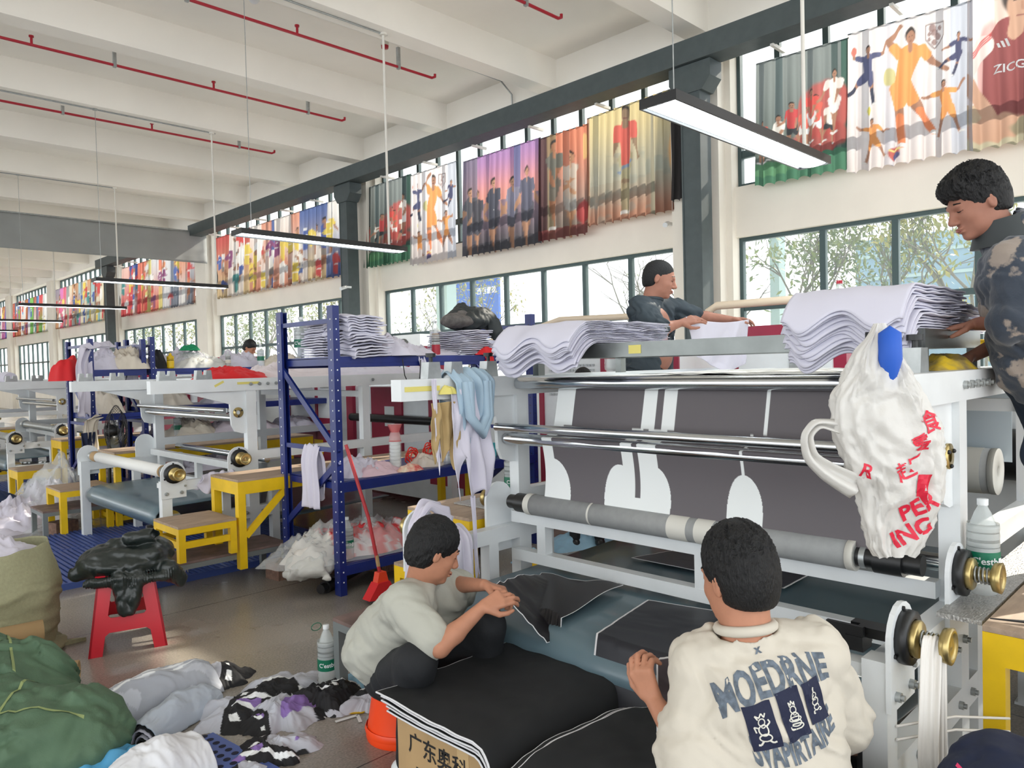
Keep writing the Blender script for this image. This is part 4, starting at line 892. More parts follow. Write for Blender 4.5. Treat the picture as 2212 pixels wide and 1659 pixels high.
def decal(me, target, O, ux, uy, name, m, parent, off=.0025, warp=None):
    """lay a flat mesh onto the surface of target (object with identity world basis for now)"""
    dg = bpy.context.evaluated_depsgraph_get(); dg.update(); ev = target.evaluated_get(dg); tm = ev.to_mesh()
    M = target.matrix_world; bv = BVHTree.FromPolygons([M @ v.co for v in tm.vertices], [tuple(p.vertices) for p in tm.polygons]); ev.to_mesh_clear()
    ux = Vector(ux).normalized(); uy = Vector(uy).normalized(); n = ux.cross(uy); O = Vector(O); pi = (parent.matrix_world if parent else Matrix()).inverted()
    miss = []
    for v in me.vertices:
        x, y = (warp(v.co.x, v.co.y) if warp else (v.co.x, v.co.y)); p = O+ux*x+uy*y+n*.4
        h = bv.ray_cast(p, -n, 1.2)
        if h[0] is None: miss.append(v.index); continue
        v.co = pi @ (h[0]+n*off)
    if miss:
        b_ = bmesh.new(); b_.from_mesh(me); b_.verts.ensure_lookup_table(); bmesh.ops.delete(b_, geom=[b_.verts[i] for i in miss], context='VERTS'); b_.to_mesh(me); b_.free()
    me.materials.clear(); me.materials.append(m); o = link(name, me, parent); return o
def rect_mesh(w, h, n=10):
    me = bpy.data.meshes.new('patch'); xs = np.linspace(-w/2, w/2, n); ys = np.linspace(-h/2, h/2, n); V = [(x, y, 0) for x in xs for y in ys]
    me.from_pydata(V, [], [(i*n+j, (i+1)*n+j, (i+1)*n+j+1, i*n+j+1) for i in range(n-1) for j in range(n-1)]); return me
# ================================================================== bottles
def bottle(label, loc, h=.32, r=.05, lab=m_green, cap=m_white, txt="C'estbon", body=m_pet, fill=None, rz=0., grp='plastic drink bottles', rot=None, laby=(.27, .46)):
    t = thing('water_bottle', label, 'bottle', loc, rz, grp)
    pf = [(r*.8, 0), (r*.98, .01)]
    for k in range(8): z = .03+k*.028*h/.32; pf += [(r, z), (r*.965, z+.014*h/.32)]
    pf += [(r, .27*h), (r*1.0, .46*h)]
    for k in range(5): z = (.48+.045*k)*h; pf += [(r*(1-.02*k), z), (r*(.97-.02*k), z+.012)]
    pf += [(r*.72, .76*h), (r*.5, .86*h), (r*.3, .92*h), (r*.27, .95*h)]
    MB().lathe(pf, n=24).build('bottle_body', body, t)
    MB().lathe([(r*.33, .935*h), (r*.34, h), (0, h)], n=20).build('cap', cap, t)
    lb = MB().lathe([(r*1.012, laby[0]*h), (r*1.012, laby[1]*h)], n=28).build('paper_label', lab, t)
    if txt:
        me = text_mesh(txt, r*.62, bold=.0006)
        for v in me.vertices:
            a = v.co.x/r-PI*.72; y = v.co.y; v.co = (r*1.03*math.cos(a), r*1.03*math.sin(a), (laby[0]+laby[1])/2*h+y)
        me.materials.append(m_white); link('label_writing', me, lb)
        MB().box(-.009, -r*1.035, laby[0]*h+.012, .009, -r*1.03, laby[1]*h-.02).build('barcode_patch', m_white, lb)
    if fill:
        MB().lathe([(0, .006), (r*.93, .012), (r*.93, fill*h), (0, fill*h)], n=20).build('drink', mat('drink %s' % (fill,), (170, 110, 50), .1, alpha=.8), t)
    if rot: t.rotation_euler = rot
    return t
bottle('clear green labelled water bottle standing on the floor beside the black and white cloth', (2.068, 3.535, 0), rz=.4)
tag(MB().tube([(2.068+.03*math.cos(a)-.02, 3.57+.03, .3+.02*math.sin(a)) for a in np.linspace(0, 2*PI, 14)], .0022, 5, closed=True).build('bottle_loop', m_green), 'green loop on the neck of the bottle on the floor', 'loop')
bottle('large clear water bottle with a green label on the platform edge at the right', (3.0, .70, .842), h=.33, r=.052, rz=-.2)
bottle('water bottle on the yellow platform behind the left end of the paper roll', (3.22, 3.26, .852), rz=.3)
bottle('water bottle on the bottom shelf of the tall blue rack', (3.12, 4.98, .225), rz=.3)
bottle('big water bottle on the top blue shelf beside the folded white cloths', (3.12, 5.58, 1.775), h=.34, r=.06, rz=.3)
bottle('amber drink bottle with a red label on the top shelf of the tall blue rack', (4.02, 4.95, 1.775), h=.23, r=.036, lab=mat('red label', (170, 30, 50), .4), fill=.8, txt=None, laby=(.02, .4))
bottle('water bottle behind the amber drink bottle on the top blue shelf', (4.3, 5.3, 1.775), h=.32)
m_rlab = mat('red label', (170, 30, 50), .4)
bottle('clear bottle with a red cap beyond the left cloth stack of the near table', (4.6, 3.55, 1.62), h=.33, cap=m_rlab, lab=m_rlab, txt=None)
bottle('clear bottle with a red cap in front of the near right window', (5.2, 2.05, 1.86), h=.34, r=.06, cap=m_rlab, lab=m_pet, txt=None)
bottle('clear bottle with a red label lying on the middle shelf of the tall blue rack', (4.05, 4.93, .895), h=.33, lab=m_rlab, cap=m_rlab, txt=None, rot=(0, PI/2, 0))
bottle('yellow cleaning bottle on the top shelf of the far loaded rack', (3.75, 10.1, 1.745), h=.2, r=.045, body=m_yel, lab=m_yel, cap=m_yel, txt=None)
bottle('water bottle on the loaded far rack near the small working man', (5.0, 10.1, 1.745), txt=None)
bottle('amber bottle on the loaded far rack', (4.5, 10.05, 1.745), h=.22, r=.035, fill=.7, txt=None, lab=m_cream)
bottle('water bottle on the lower shelf of the far loaded rack', (3.85, 10.2, .845), txt=None)
# ================================================================== stacks of cut white panels
m_pan = mat('white cut fabric', (222, 221, 236), .8, trans=.12, bump=.08, bscale=14)
sheets(16, 'white cut panel in the thick stack on the right end of the shelf', 'white panels in the right stack', (2.64, .87, 1.776), .84, .42, .0105, 11, m_pan, wav=.016, front=.26, drop=.17, cut=.11, jit=.014)
sheets(12, 'white cut panel spread behind the right stack', 'white panels at the back of the right stack', (3.35, .86, 1.776), .75, .42, .009, 12, m_pan, wav=.02, jit=.03, rz=.1)
sheets(18, 'white cut panel in the stack over the left end of the shelf', 'white panels in the left stack', (2.62, 2.34, 1.776), .92, .52, .0065, 13, m_pan, wav=.02, front=.26, drop=.16, cut=.09, jit=.02)
sheets(14, 'white folded cloth in the stack under the dark jacket', 'folded cloths under the dark jacket', (4.22, 4.86, 1.776), .36, .45, .016, 14, m_pan, wav=.02, jit=.02)
sheets(9, 'white folded cloth in the low stack right of the jacket stack', 'folded cloths on the top blue shelf', (4.55, 4.84, 1.776), .3, .42, .016, 15, m_pan, wav=.016, jit=.015)
sheets(14, 'white folded cloth stacked at the back left of the top blue shelf', 'folded cloths at the rack end', (3.06, 5.12, 1.776), .32, .34, .02, 16, m_pan, wav=.018, jit=.02)
sheets(15, 'crumpled white folded cloth beside the front rack post', 'crumpled folded cloths by the rack post', (3.06, 4.76, 1.776), .32, .34, .021, 17, m_pan, wav=.05, jit=.035, front=.05, drop=.02)
m_djk = mat('dark jacket fabric', (46, 52, 54), .6, bump=.2, bscale=15)
s_ = SDF((-.42, -.34, -.25), (.42, .34, .26), .009)
s_.ell((-.02, 0, .06), (.24, .19, .09), k=.04).ell((.1, -.02, .10), (.17, .15, .09), k=.04).cone((.2, -.1, .04), (.26, -.17, -.16), .08, .055, k=.03).cone((-.2, -.02, .08), (-.02, .05, .16), .06, .07, k=.03)
s_.wrinkle(lambda x, y, z: .035*(ridge(x*8, y*8+z*5, z*5, 6, o=3)-.5)); s_.mesh('dark_jacket', m_djk, label='dark jacket lying on top of the white cloth stack on the top blue shelf', cat='jacket').location = (4.46, 5.03, 2.02)
s_ = SDF((-.22, -.2, -.05), (.22, .2, .16), .008); s_.ell((0, 0, .03), (.16, .13, .06), k=.03).cone((-.12, -.03, .03), (.08, .02, .07), .05, .06, k=.03); s_.wrinkle(lambda x, y, z: .02*(ridge(x*9, y*9+z*5, z*5, 2, o=3)-.5))
s_.mesh('striped_cloth', mat('check cloth', (100, 96, 94), .8, noise=.3, nscale=20), label='grey brown checked cloth on the white stack, left of the dark jacket', cat='cloth').location = (4.26, 4.95, 2.04)
pile('white_cloth', 'crumpled white cloth spilling off the top blue shelf, right of the tall stack', 'cloth', (3.58, 4.96, 1.776), .24, .2, .17, 23, m_cloth, sc=10, jag=.15)
pile('white_cloth', 'low crumpled white cloth in the middle of the top blue shelf', 'cloth', (3.86, 5.05, 1.776), .2, .17, .1, 24, m_cloth, sc=10, jag=.15)
pile('white_cloth', 'flat white cloth around the amber bottle on the top blue shelf', 'cloth', (4.12, 5.05, 1.776), .22, .16, .06, 25, m_cloth, sc=12, jag=.2)
pile('red_cloth', 'small red and orange cloth on the right end of the top blue shelf', 'cloth', (4.5, 4.84, 1.776), .12, .07, .06, 26, m_redc, sc=14)
hang('hanging_cloth', 'white strip of cloth hanging from the middle of the top blue shelf', 'cloth', [(3.76, 5.0, 1.79), (3.76, 4.84, 1.79), (3.76, 4.80, 1.72), (3.77, 4.80, 1.55), (3.78, 4.81, 1.44)], .09, 3, m_cloth, axis=(1, 0, 0), fold=.01)
hang('hanging_cloth', 'red cloth hanging under the top blue shelf front', 'cloth', [(4.5, 4.82, 1.79), (4.5, 4.80, 1.74), (4.5, 4.80, 1.69)], .12, 8, m_redc, axis=(1, 0, 0), fold=.008)
hang('hanging_cloth', 'white cloth hung over the middle brace at the end of the tall blue rack', 'cloth', [(2.93, 5.18, .62), (2.93, 5.18, 1.0), (2.96, 5.18, 1.12), (3.0, 5.18, 1.0), (3.0, 5.18, .68)], .24, 4, m_cloth, fold=.02, taper=.1)
tag(MB().tube([(3.55, 4.79, 1.75), (3.56, 4.78, 1.62), (3.62, 4.78, 1.5), (3.7, 4.78, 1.52), (3.73, 4.79, 1.74)], .004, 6).build('cable_loop', m_blk), 'thin dark cable loop hanging below the top blue shelf', 'cable')
# middle and bottom shelf of the tall rack
pile('white_cloth', 'crumpled white cloths on the middle shelf of the tall blue rack, near the front post', 'cloth', (3.3, 5.12, .845), .28, .24, .16, 31, m_cloth, sc=9, jag=.15)
pile('pink_cloth', 'pale pink cloth with a red edge on the middle blue shelf', 'cloth', (3.42, 4.98, .845), .22, .13, .09, 32, m_pink, sc=10)
pile('lavender_cloth', 'lavender crumpled cloth on the middle blue shelf behind the hanging pale cloth', 'cloth', (4.45, 5.1, .845), .2, .2, .2, 33, m_cloth, sc=8)
t = thing('cup_sleeve', 'clear plastic sleeve of paper cups leaning on the middle blue shelf', 'package', (3.62, 5.02, .86)); t.rotation_euler = (0, 1.05, .5)
q = MB()
for k in range(9): q.lathe([(.04, -.02+k*.03), (.044, .006+k*.03), (.04, .008+k*.03)], (0, 0, 0), (-1, 0, .6), 18)
q.build('cups', m_paper, t); MB().lathe([(.02, -.07), (.05, -.02), (.05, .26), (.03, .31), (.055, .36)], (0, 0, 0), (-1, 0, .6), 18).build('wrapper', m_plas, t)
MB().lathe([(.052, .22), (.035, .30), (.06, .36)], (0, 0, 0), (-1, 0, .6), 18).build('red_net', mat('red net', (220, 90, 90), .6, alpha=.6), t)
pile('food_bag', 'crumpled plastic food bag beside the red cord on the middle blue shelf', 'bag', (3.95, 5.05, .845), .17, .13, .13, 34, mat('milky bag', (232, 220, 205), .25, alpha=.75, bump=.4, bscale=20), sc=10)
pile('snack_wrapper', 'cream and red wrapper in front of the paper cups', 'wrapper', (3.68, 4.9, .845), .14, .07, .06, 35, mat('cream wrapper', (236, 222, 196), .4, c2=(214, 60, 60), nscale=14), sc=12)
m_cord = mat('red cord', (226, 48, 32), .5)
for (x, y, z, l) in [(3.86, 5.1, .90, 'small coil of bright red cord on the middle blue shelf'), (4.12, 5.2, .91, 'larger coil of bright red cord left of the hanging pale cloth')]:
    tag(MB().tube([(x+(.05+.012*math.sin(a*.37))*math.cos(a), y+.03*math.sin(a*.31), z+.01*a/6+(.05+.01*math.cos(a*.5))*math.sin(a)) for a in np.linspace(0, 34, 160)], .0055, 6).build('cord_coil', m_cord), l, 'cord')
tag(MB().box(4.62, 5.0, .845, 4.74, 5.1, .97).build('teal_box', mat('teal box', (70, 170, 180), .4)), 'small teal box on the right end of the middle blue shelf', 'box')
tag(MB().box(4.78, 5.0, .845, 4.98, 5.15, .94).build('white_carton', m_paper), 'small white carton beside the teal box', 'box')
t = thing('wrapped_cloth_bag', 'long clear plastic bag packed with red and white cloth on the bottom blue shelf', 'bag', (3.25, 5.15, .23))
def redwhite(x, y, z):
    n = fbm(x*7, y*7, s=5); c = np.zeros(x.shape+(3,)); c[:] = lin((224, 60, 66)); c[n > .08] = lin((238, 225, 226)); c[x < -.25] = lin((225, 220, 212)); return c
m_paint = mat('painted cloth', (200, 200, 200), .75, attr='paint', bump=.1, bscale=20)
pile('packed_cloth', None, None, None, .62, .26, .24, 41, m_paint, sc=7, flat=4, paint=redwhite, parent=t, n=90); pile('plastic_film', None, None, None, .70, .29, .275, 42, m_plas, sc=7, flat=4, parent=t, n=90)
s_ = SDF((-.32, -.3, -.16), (.32, .3, .2), .010); s_.ell((0, 0, .0), (.2, .17, .11), k=.05).cone((.0, 0, .02), (-.2, .05, -.04), .09, .035, k=.04).cone((-.05, -.08, 0), (.02, -.19, -.06), .06, .03, k=.03); s_.wrinkle(lambda x, y, z: .05*(ridge(x*7, y*7+z*6, z*6, 6, o=3)-.5))
s_.mesh('tied_bag_end', mat('milky film', (226, 226, 220), .25, alpha=.75, bump=.5, bscale=18), label='crumpled milky end of the plastic bag sticking out of the bottom blue shelf', cat='bag').location = (2.86, 5.06, .22)
shaft(0, 0, 1.5, 0, 'dark roll shaft lying on the floor under the tall blue rack', .035).location = (2.86, 4.95, .05)
bpy.data.objects[[o.name for o in COL.objects if o.name.startswith('roll_shaft')][-1]].rotation_euler = (0, 0, -1.1)
# ================================================================== second press table and far rack heaps
pile('red_cloth', 'bright red crumpled cloth at the left end of the second press table', 'cloth', (3.05, 6.75, 1.62), .34, .22, .12, 51, m_redc, sc=8)
for i, (x, y, a, b, h, l) in enumerate([(3.75, 7.0, .6, .55, .16, 'white crumpled cloth heap on the second press table, right of the red cloth'), (4.6, 7.0, .65, .55, .14, 'white crumpled cloth heap in the middle of the second press table'), (5.0, 7.9, .5, .6, .13, 'white cloth heap at the back of the second press table'), (5.3, 6.8, .3, .4, .1, 'low white cloth heap at the right end of the second press table')]):
    pile('white_cloth_heap', l, 'cloth', (x, y, 1.602), a, b, h, 52+i, m_cloth if i else mat('blush cloth', (238, 228, 232), .85, bump=.12, bscale=18, trans=.15), sc=9, n=90, kind=None, flat=3)
heaps = [(3.3, 10.3, 1.745, .3, .4, .3, m_cream, 'cream cloth heap at the left end of the far rack top shelf'), (4.2, 10.5, 1.745, .38, .4, .24, m_plas, 'clear plastic wrapped heap on the far rack top shelf'), (4.25, 10.25, 1.745, .4, .22, .16, mat('milky film', (226, 226, 220), .25), 'milky plastic bag on the far rack top shelf'),
    (4.15, 10.7, 1.745, .5, .3, .3, m_cloth, 'tall white cloth heap at the back of the far rack top shelf'), (4.9, 10.6, 1.745, .4, .35, .24, m_cloth, 'white cloth heap beside the small working man'), (5.5, 10.4, 1.745, .4, .35, .2, m_cream, 'cream cloth heap at the right end of the far rack'),
    (3.75, 10.5, 1.255, .35, .4, .35, m_cream, 'cream cloth heap on the second shelf of the far rack'), (4.7, 10.4, 1.255, .45, .4, .26, m_cloth, 'white cloth heap on the second shelf of the far rack, right part'), (4.1, 10.35, .845, .35, .35, .24, m_cream, 'cream cloth heap on the third shelf of the far rack'),
    (4.8, 10.35, .845, .55, .38, .22, mat('grey pink cloth', (214, 204, 214), .85, bump=.15, bscale=18), 'long lilac cloth heap on the third shelf of the far rack'), (5.6, 10.4, .845, .35, .35, .16, m_cloth, 'white cloth heap at the right end of the third shelf'), (4.3, 10.4, .305, .6, .4, .3, m_cloth, 'white cloth heap on the bottom shelf of the far rack'),
    (3.0, 10.4, 1.745, .24, .4, .28, m_cloth, 'white cloth heap on the narrow left rack'), (3.0, 10.4, 1.205, .24, .4, .34, m_cream, 'cream cloth heap on the lower shelf of the narrow left rack')]
for i, (x, y, z, a, b, h, m, l) in enumerate(heaps): pile('cloth_heap', l, 'cloth', (x, y, z), a, b, h, 70+i, m, sc=8, n=80, kind=None, flat=3, jag=.1)
pile('green_cloth', 'small green cloth on top of the far white heap', 'cloth', (4.15, 10.45, 1.99), .14, .12, .1, 90, mat('green cloth', (20, 140, 92), .8), sc=9)
pile('black_bag', 'dark bag on the far rack beside the blue post', 'bag', (3.6, 10.2, 1.745), .15, .12, .28, 91, m_black, sc=6)
hang('hanging_cloth', 'white cloth bundle hanging off the narrow left rack', 'cloth', [(3.0, 10.1, 2.06), (2.75, 9.98, 2.02), (2.68, 9.9, 1.8), (2.68, 9.9, 1.5), (2.7, 9.92, 1.2)], .34, 5, m_cloth, axis=(.6, .5, 0), fold=.05)
hang('hanging_cloth', 'white and grey cloths hanging between the two far rack posts', 'cloth', [(3.44, 10.5, 2.0), (3.42, 10.45, 2.08), (3.38, 10.42, 1.9), (3.38, 10.42, 1.5)], .5, 6, m_cloth, axis=(0, 1, 0), fold=.04)
hang('hanging_cloth', 'cream cloth hanging low beside the fan', 'cloth', [(2.9, 10.0, 1.2), (2.74, 9.93, 1.15), (2.72, 9.92, .9), (2.74, 9.94, .6)], .26, 7, m_cream, axis=(.7, .4, 0), fold=.04)
hang('hanging_cloth', 'navy cloth hanging below the cream one beside the fan', 'cloth', [(2.7, 9.9, 1.0), (2.68, 9.86, .8), (2.66, 9.86, .35)], .2, 9, m_navy, axis=(.7, .4, 0), fold=.03)
pile('red_bundle', 'red cloth bundle on the corner of the narrow left rack', 'bundle', (2.62, 10.4, 1.62), .18, .2, .34, 92, m_redc, sc=3, flat=5)
# plastic heap and cloth on the floor at the left
pile('plastic_heap', 'big heap of clear plastic film on the floor at the left', 'plastic film', (2.35, 10.0, .0), .6, .75, .85, 93, m_plas, sc=3.5, flat=1.4, n=120, jag=.1)
pile('white_cloth_heap', 'white cloths under the clear plastic on the floor at the left', 'cloth', (2.3, 10.05, .0), .5, .65, .5, 94, m_cloth, sc=6, flat=1.8, n=90)
pile('plastic_sheet', 'clear plastic sheet flat on the floor beside the brown brick', 'plastic film', (2.35, 9.3, .0), .5, .34, .12, 95, m_plas, sc=7, n=80)
pile('wrapped_cloth', 'white cloth wrapped in plastic on the floor at the left edge', 'cloth', (1.9, 9.75, .0), .42, .36, .34, 96, m_cloth, sc=8, n=90)
pile('navy_cloth', 'navy blue cloth lying on the white pile at the left edge', 'cloth', (1.62, 10.1, .26), .4, .36, .2, 97, mat('deep navy', (24, 46, 84), .75, bump=.1, bscale=20), sc=5, n=80)
pile('white_cloth', 'flat white cloth on the floor at the left edge', 'cloth', (1.55, 9.65, .0), .5, .3, .1, 98, m_cloth, sc=9, n=80)
for i, (x, y, z, l) in enumerate([(1.9, 13.3, .9, 'lower cream cloth roll stacked by the third press'), (2.0, 13.3, 1.06, 'upper cream cloth roll stacked by the third press'), (2.6, 13.6, 1.66, 'white fabric roll lying on the third press table')]):
    t = thing('fabric_roll', l, 'fabric roll', (x, y, z), 0, 'fabric rolls by the third press'); MB().tube([(0, -.3, 0), (0, 0, .01), (0, .5, 0)], [.09, .1, .09], 18).build('cloth_body', m_cream if i < 2 else m_cloth, t)
tag(MB().box(3.4, 12.3, 1.6, 3.5, 12.6, 2.0).box(3.2, 12.2, 2.0, 4.4, 12.25, 2.03).build('tube_frame', m_white), 'thin white tube frame above the third press', 'frame')
hang('dark_garment', 'dark garment hanging at the left edge beside the third press', 'garment', [(1.78, 11.7, 1.75), (1.76, 11.66, 1.5), (1.76, 11.66, .9)], .22, 9, m_black, axis=(1, -.3, 0), fold=.04)
# ================================================================== fan
t = thing('floor_fan', 'black standing fan behind the white paper roll of the second press', 'fan', (2.9, 9.55, 0), -.55)
q = MB()
for s_, dp in ((1, .0), (-1, .0)):
    for k in range(36):
        a = 2*PI*k/36; q.tube([(s_*.085, .05*math.cos(a), 1.02+.05*math.sin(a)), (s_*.07, .2*math.cos(a), 1.02+.2*math.sin(a)), (0, .30*math.cos(a), 1.02+.30*math.sin(a))], .0022, 4, False)
for r_, xx in ((.30, 0), (.2, .07), (.2, -.07), (.1, .08), (.1, -.08)): q.tube([(xx, r_*math.cos(a), 1.02+r_*math.sin(a)) for a in np.linspace(0, 2*PI, 40)[:-1]], .004, 5, closed=True)
q.build('wire_cage', m_blk, t)
m_fanb = mat('smoked blade', (60, 66, 68), .3, alpha=.75)
for k in range(3):
    a = 2*PI*k/3; P = np.zeros((8, 8, 3))
    for i in range(8):
        for j in range(8): r_ = .05+.21*i/7; b = a+(j/7-.5)*(.7+.5*i/7); P[i, j] = (.03*(j/7-.5)*2, r_*math.cos(b), 1.02+r_*math.sin(b))
    grid('blade', P, m_fanb, t)
MB().lathe([(0, -.13), (.07, -.12), (.075, -.04), (.05, .02), (0, .04)], (0, 0, 1.02), (1, 0, 0)).build('motor', m_blk, t); MB().tube([(-.09, 0, .02), (-.09, 0, .98)], .018, 10).build('pole', m_blk, t); MB().lathe([(0, 0), (.2, 0), (.2, .02), (.04, .05), (0, .05)], (-.09, 0, 0)).build('base', m_blk, t)
# ================================================================== broom
t = thing('broom', 'red broom with a long red handle leaning against the tall blue rack', 'broom', (3.10, 4.52, 0)); 
MB().tube([(0, -.0, .17), (-.06, .04, .6), (-.13, .20, 1.13)], .013, 10).build('handle', mat('red handle', (176, 44, 52), .4), t); MB().tube([(-.011, .007, .25), (-.02, .013, .33)], .0145, 10).build('wood_patch', m_card, t)
m_or = mat('orange red plastic', (236, 70, 36), .45)
MB().prism([(-.05, .13), (.05, .13), (.03, .21), (-.03, .21)], 1, -.03, .03).build('socket', m_or, t); MB().prism([(-.13, .03), (.13, .0), (.05, .14), (-.05, .14)], 1, -.045, .045).build('bristles', m_redc, t)
# ================================================================== seated stools
def seat(label, loc, h, r0, r1, m, name='plastic_stool'):
    t = thing(name, label, 'stool', loc); MB().lathe([(r0, 0), (r0*1.02, .01), (r0*.99, .04), (r1, h-.03), (r1*1.02, h-.01), (r1*.9, h), (0, h)], n=28).build('stool_body', m, t)
    MB().lathe([(r0*1.03, .03), (r0*1.05, .045), (r0*1.01, .06)], n=28).build('rim', m, t)
seat('bright orange round plastic stool under the man in the light T-shirt', (2.02, 2.80, 0), .30, .165, .125, mat('neon orange', (255, 78, 26), .4))
seat('blue round plastic stool under the man in the printed sweatshirt', (1.82, .98, 0), .42, .17, .13, mat('stool blue', (60, 90, 160), .4))
# red stool with the jacket
m_rst = mat('red stool plastic', (206, 26, 44), .35)
t = thing('plastic_stool', 'red plastic stool with a dark jacket on it', 'stool', (1.56, 5.06, 0), -.30)
H = .47; A = .215; B = .155
MB().box(-B-.01, -B-.01, H-.03, B+.01, B+.01, H).build('seat', m_rst, t)
for sx in (-1, 1):
    for sy in (-1, 1):
        q = MB(); w0, w1 = .075, .085
        for (ax_) in (0, 1):
            b0 = [sx*A, sy*A]; t0 = [sx*B, sy*B]; b1 = list(b0); t1 = list(t0)
            b1[ax_] -= (sx if ax_ == 0 else sy)*w0; t1[ax_] -= (sx if ax_ == 0 else sy)*w1
            nn = [0, 0]; nn[1-ax_] = -(sy if ax_ == 0 else sx)*.012
            v = [(b0[0], b0[1], 0), (b1[0], b1[1], 0), (t1[0], t1[1], H-.02), (t0[0], t0[1], H-.02)]; v += [(x+nn[0], y+nn[1], z) for x, y, z in v]
            q.add(v, [(0, 1, 2, 3), (7, 6, 5, 4), (0, 4, 5, 1), (1, 5, 6, 2), (2, 6, 7, 3), (3, 7, 4, 0)])
        q.build('leg', m_rst, t)
for ang in range(4):
    q = MB(); c_, s_ = math.cos(ang*PI/2), math.sin(ang*PI/2); zz = [.13, .15, .22, .24]
    pl = [(-.15, .09), (-.10, .13), (.10, .13), (.15, .09), (.13, .26), (.09, .215), (-.09, .215), (-.13, .26)]
    v = []
    for off in (0, .01):
        for x, z in pl: d = -(A-(A-B)*z/H)+off+.001; v.append((x*c_-d*s_, x*s_+d*c_, z))
    n = len(pl); q.add(v, [tuple(range(n)), tuple(range(2*n-1, n-1, -1))]+[(i, (i+1) % n, n+(i+1) % n, n+i) for i in range(n)]); q.build('cross_panel', m_rst, t)
s_ = SDF((-.38, -.33, .12), (.42, .34, .74), .007)
s_.ell((0, 0, .51), (.25, .22, .10), k=.03).ell((-.12, -.02, .53), (.14, .17, .10), k=.03).ell((.14, .03, .54), (.15, .15, .10), k=.03)
s_.cone((-.2, -.19, .44), (.22, -.21, .43), .032, .034, k=.012).cone((.24, -.17, .46), (.30, -.12, .38), .06, .05, k=.02).ell((-.0, -.12, .52), (.2, .1, .05), k=.02).cone((.14, -.10, .52), (.27, -.06, .40), .085, .06, k=.03).cone((-.16, -.04, .52), (-.27, -.04, .47), .075, .05, k=.03)
s_.cone((-.05, -.02, .6), (.12, .04, .63), .065, .05, k=.015).cone((-.03, -.19, .44), (-.02, -.225, .25), .06, .035, k=.02).cone((.05, -.19, .44), (.02, -.225, .25), .06, .035, k=.02).cone((-.05, -.12, .57), (.15, -.14, .55), .05, .055, k=.015)
s_.cone((.03, -.06, .66), (.15, -.04, .66), .045, .05, k=.012).ell((.165, -.05, .66), (.03, .035, .03), k=.005, sub=True)
s_.wrinkle(lambda x, y, z: .020*(ridge(x*7+2, z*8+y*5, y*4, 3, o=3)-.5)+.004*nz(x*40, y*40, z*40, 4)); s_.wrinkle(lambda x, y, z: .004*np.sin(x*420)*((z < .475) & (z > .405) & (y < -.14)))
jk = s_.mesh('leather_jacket', mat('black green leather', (30, 38, 36), .35, bump=.15, bscale=60, spec=.6), label='dark green black jacket thrown over the red stool', cat='jacket'); jk.location = (1.56, 5.06, 0); jk.rotation_euler = (0, 0, -.30)
# ================================================================== woven sacks, cardboard tubes
m_sack = mat('woven sack', (156, 154, 122), .8, noise=.06, nscale=60, bump=.25, bscale=160)
m_gsack = mat('green woven sack', (82, 108, 84), .75, noise=.1, nscale=6, bump=.2, bscale=150, attr=None)
th = np.linspace(0, 2*PI, 90)[:, None]; v = np.linspace(0, 1, 50)[None, :]
r_ = .30+.05*np.sin(v*PI)+.03*nz(np.cos(th)*2, np.sin(th)*2, v*3)+.03*(ridge(v*6+np.cos(th)*.6, th*.7, s=3)-.5)*(v < .7)+.06*(v < .06)
P = np.stack([r_*np.cos(th), r_*np.sin(th), v*.66+.03*nz(np.cos(th)*2, np.sin(th)*2, 5.5)*v+0*th], -1)
t = thing('woven_sack', 'open olive woven sack filled with white cloth at the left edge', 'sack', (.92, 5.42, 0)); grid('sack_cloth', P, m_sack, t, thick=.006)
pile('cloth_filling', None, None, None, .25, .25, .16, 101, m_cloth, sc=9, parent=t, n=80).location = (0, 0, .58)
MB().prism([(-.1, 0), (.2, 0), (.12, .05), (-.05, .08)], 2, 0, .02).build('corner_flap', m_sack, t).location = (.26, -.14, 0)
s_ = SDF((-.55, -.5, 0), (.55, .55, .62), .012)
s_.ell((0, 0, .2), (.42, .36, .26), k=.05).ell((-.1, .2, .3), (.3, .2, .28), k=.05).ell((.2, -.1, .12), (.25, .3, .16), k=.05)
s_.wrinkle(lambda x, y, z: .07*(ridge(x*6+z*3, y*5+z*4, z*3, 5, o=3)-.5)+.008*nz(x*14, y*14, z*14)); s_.plane((0, 0, .003), (0, 0, -1))
g = s_.mesh('green_sack', m_gsack, label='crumpled green woven sack at the left edge, upper one of two', cat='sack'); g.location = (.62, 4.22, 0)
def stripes(o, pts, w=.006):
    pass
s_ = SDF((-.6, -.5, 0), (.6, .5, .5), .012)
s_.ell((0, 0, .14), (.5, .3, .2), k=.05).ell((-.15, .1, .2), (.3, .25, .2), k=.05).ell((.3, -.05, .1), (.2, .2, .14), k=.05)
s_.wrinkle(lambda x, y, z: .065*(ridge(x*6+5, y*5+z*4, z*3, 8, o=3)-.5)+.008*nz(x*14, y*14, z*14)); s_.plane((0, 0, .003), (0, 0, -1))
g2 = s_.mesh('green_sack', m_gsack, label='crumpled green woven sack in the bottom left corner', cat='sack'); g2.location = (.66, 3.80, 0); g2.rotation_euler = (0, 0, -.5)
m_seam = mat('yellow seam', (140, 154, 100), .7)
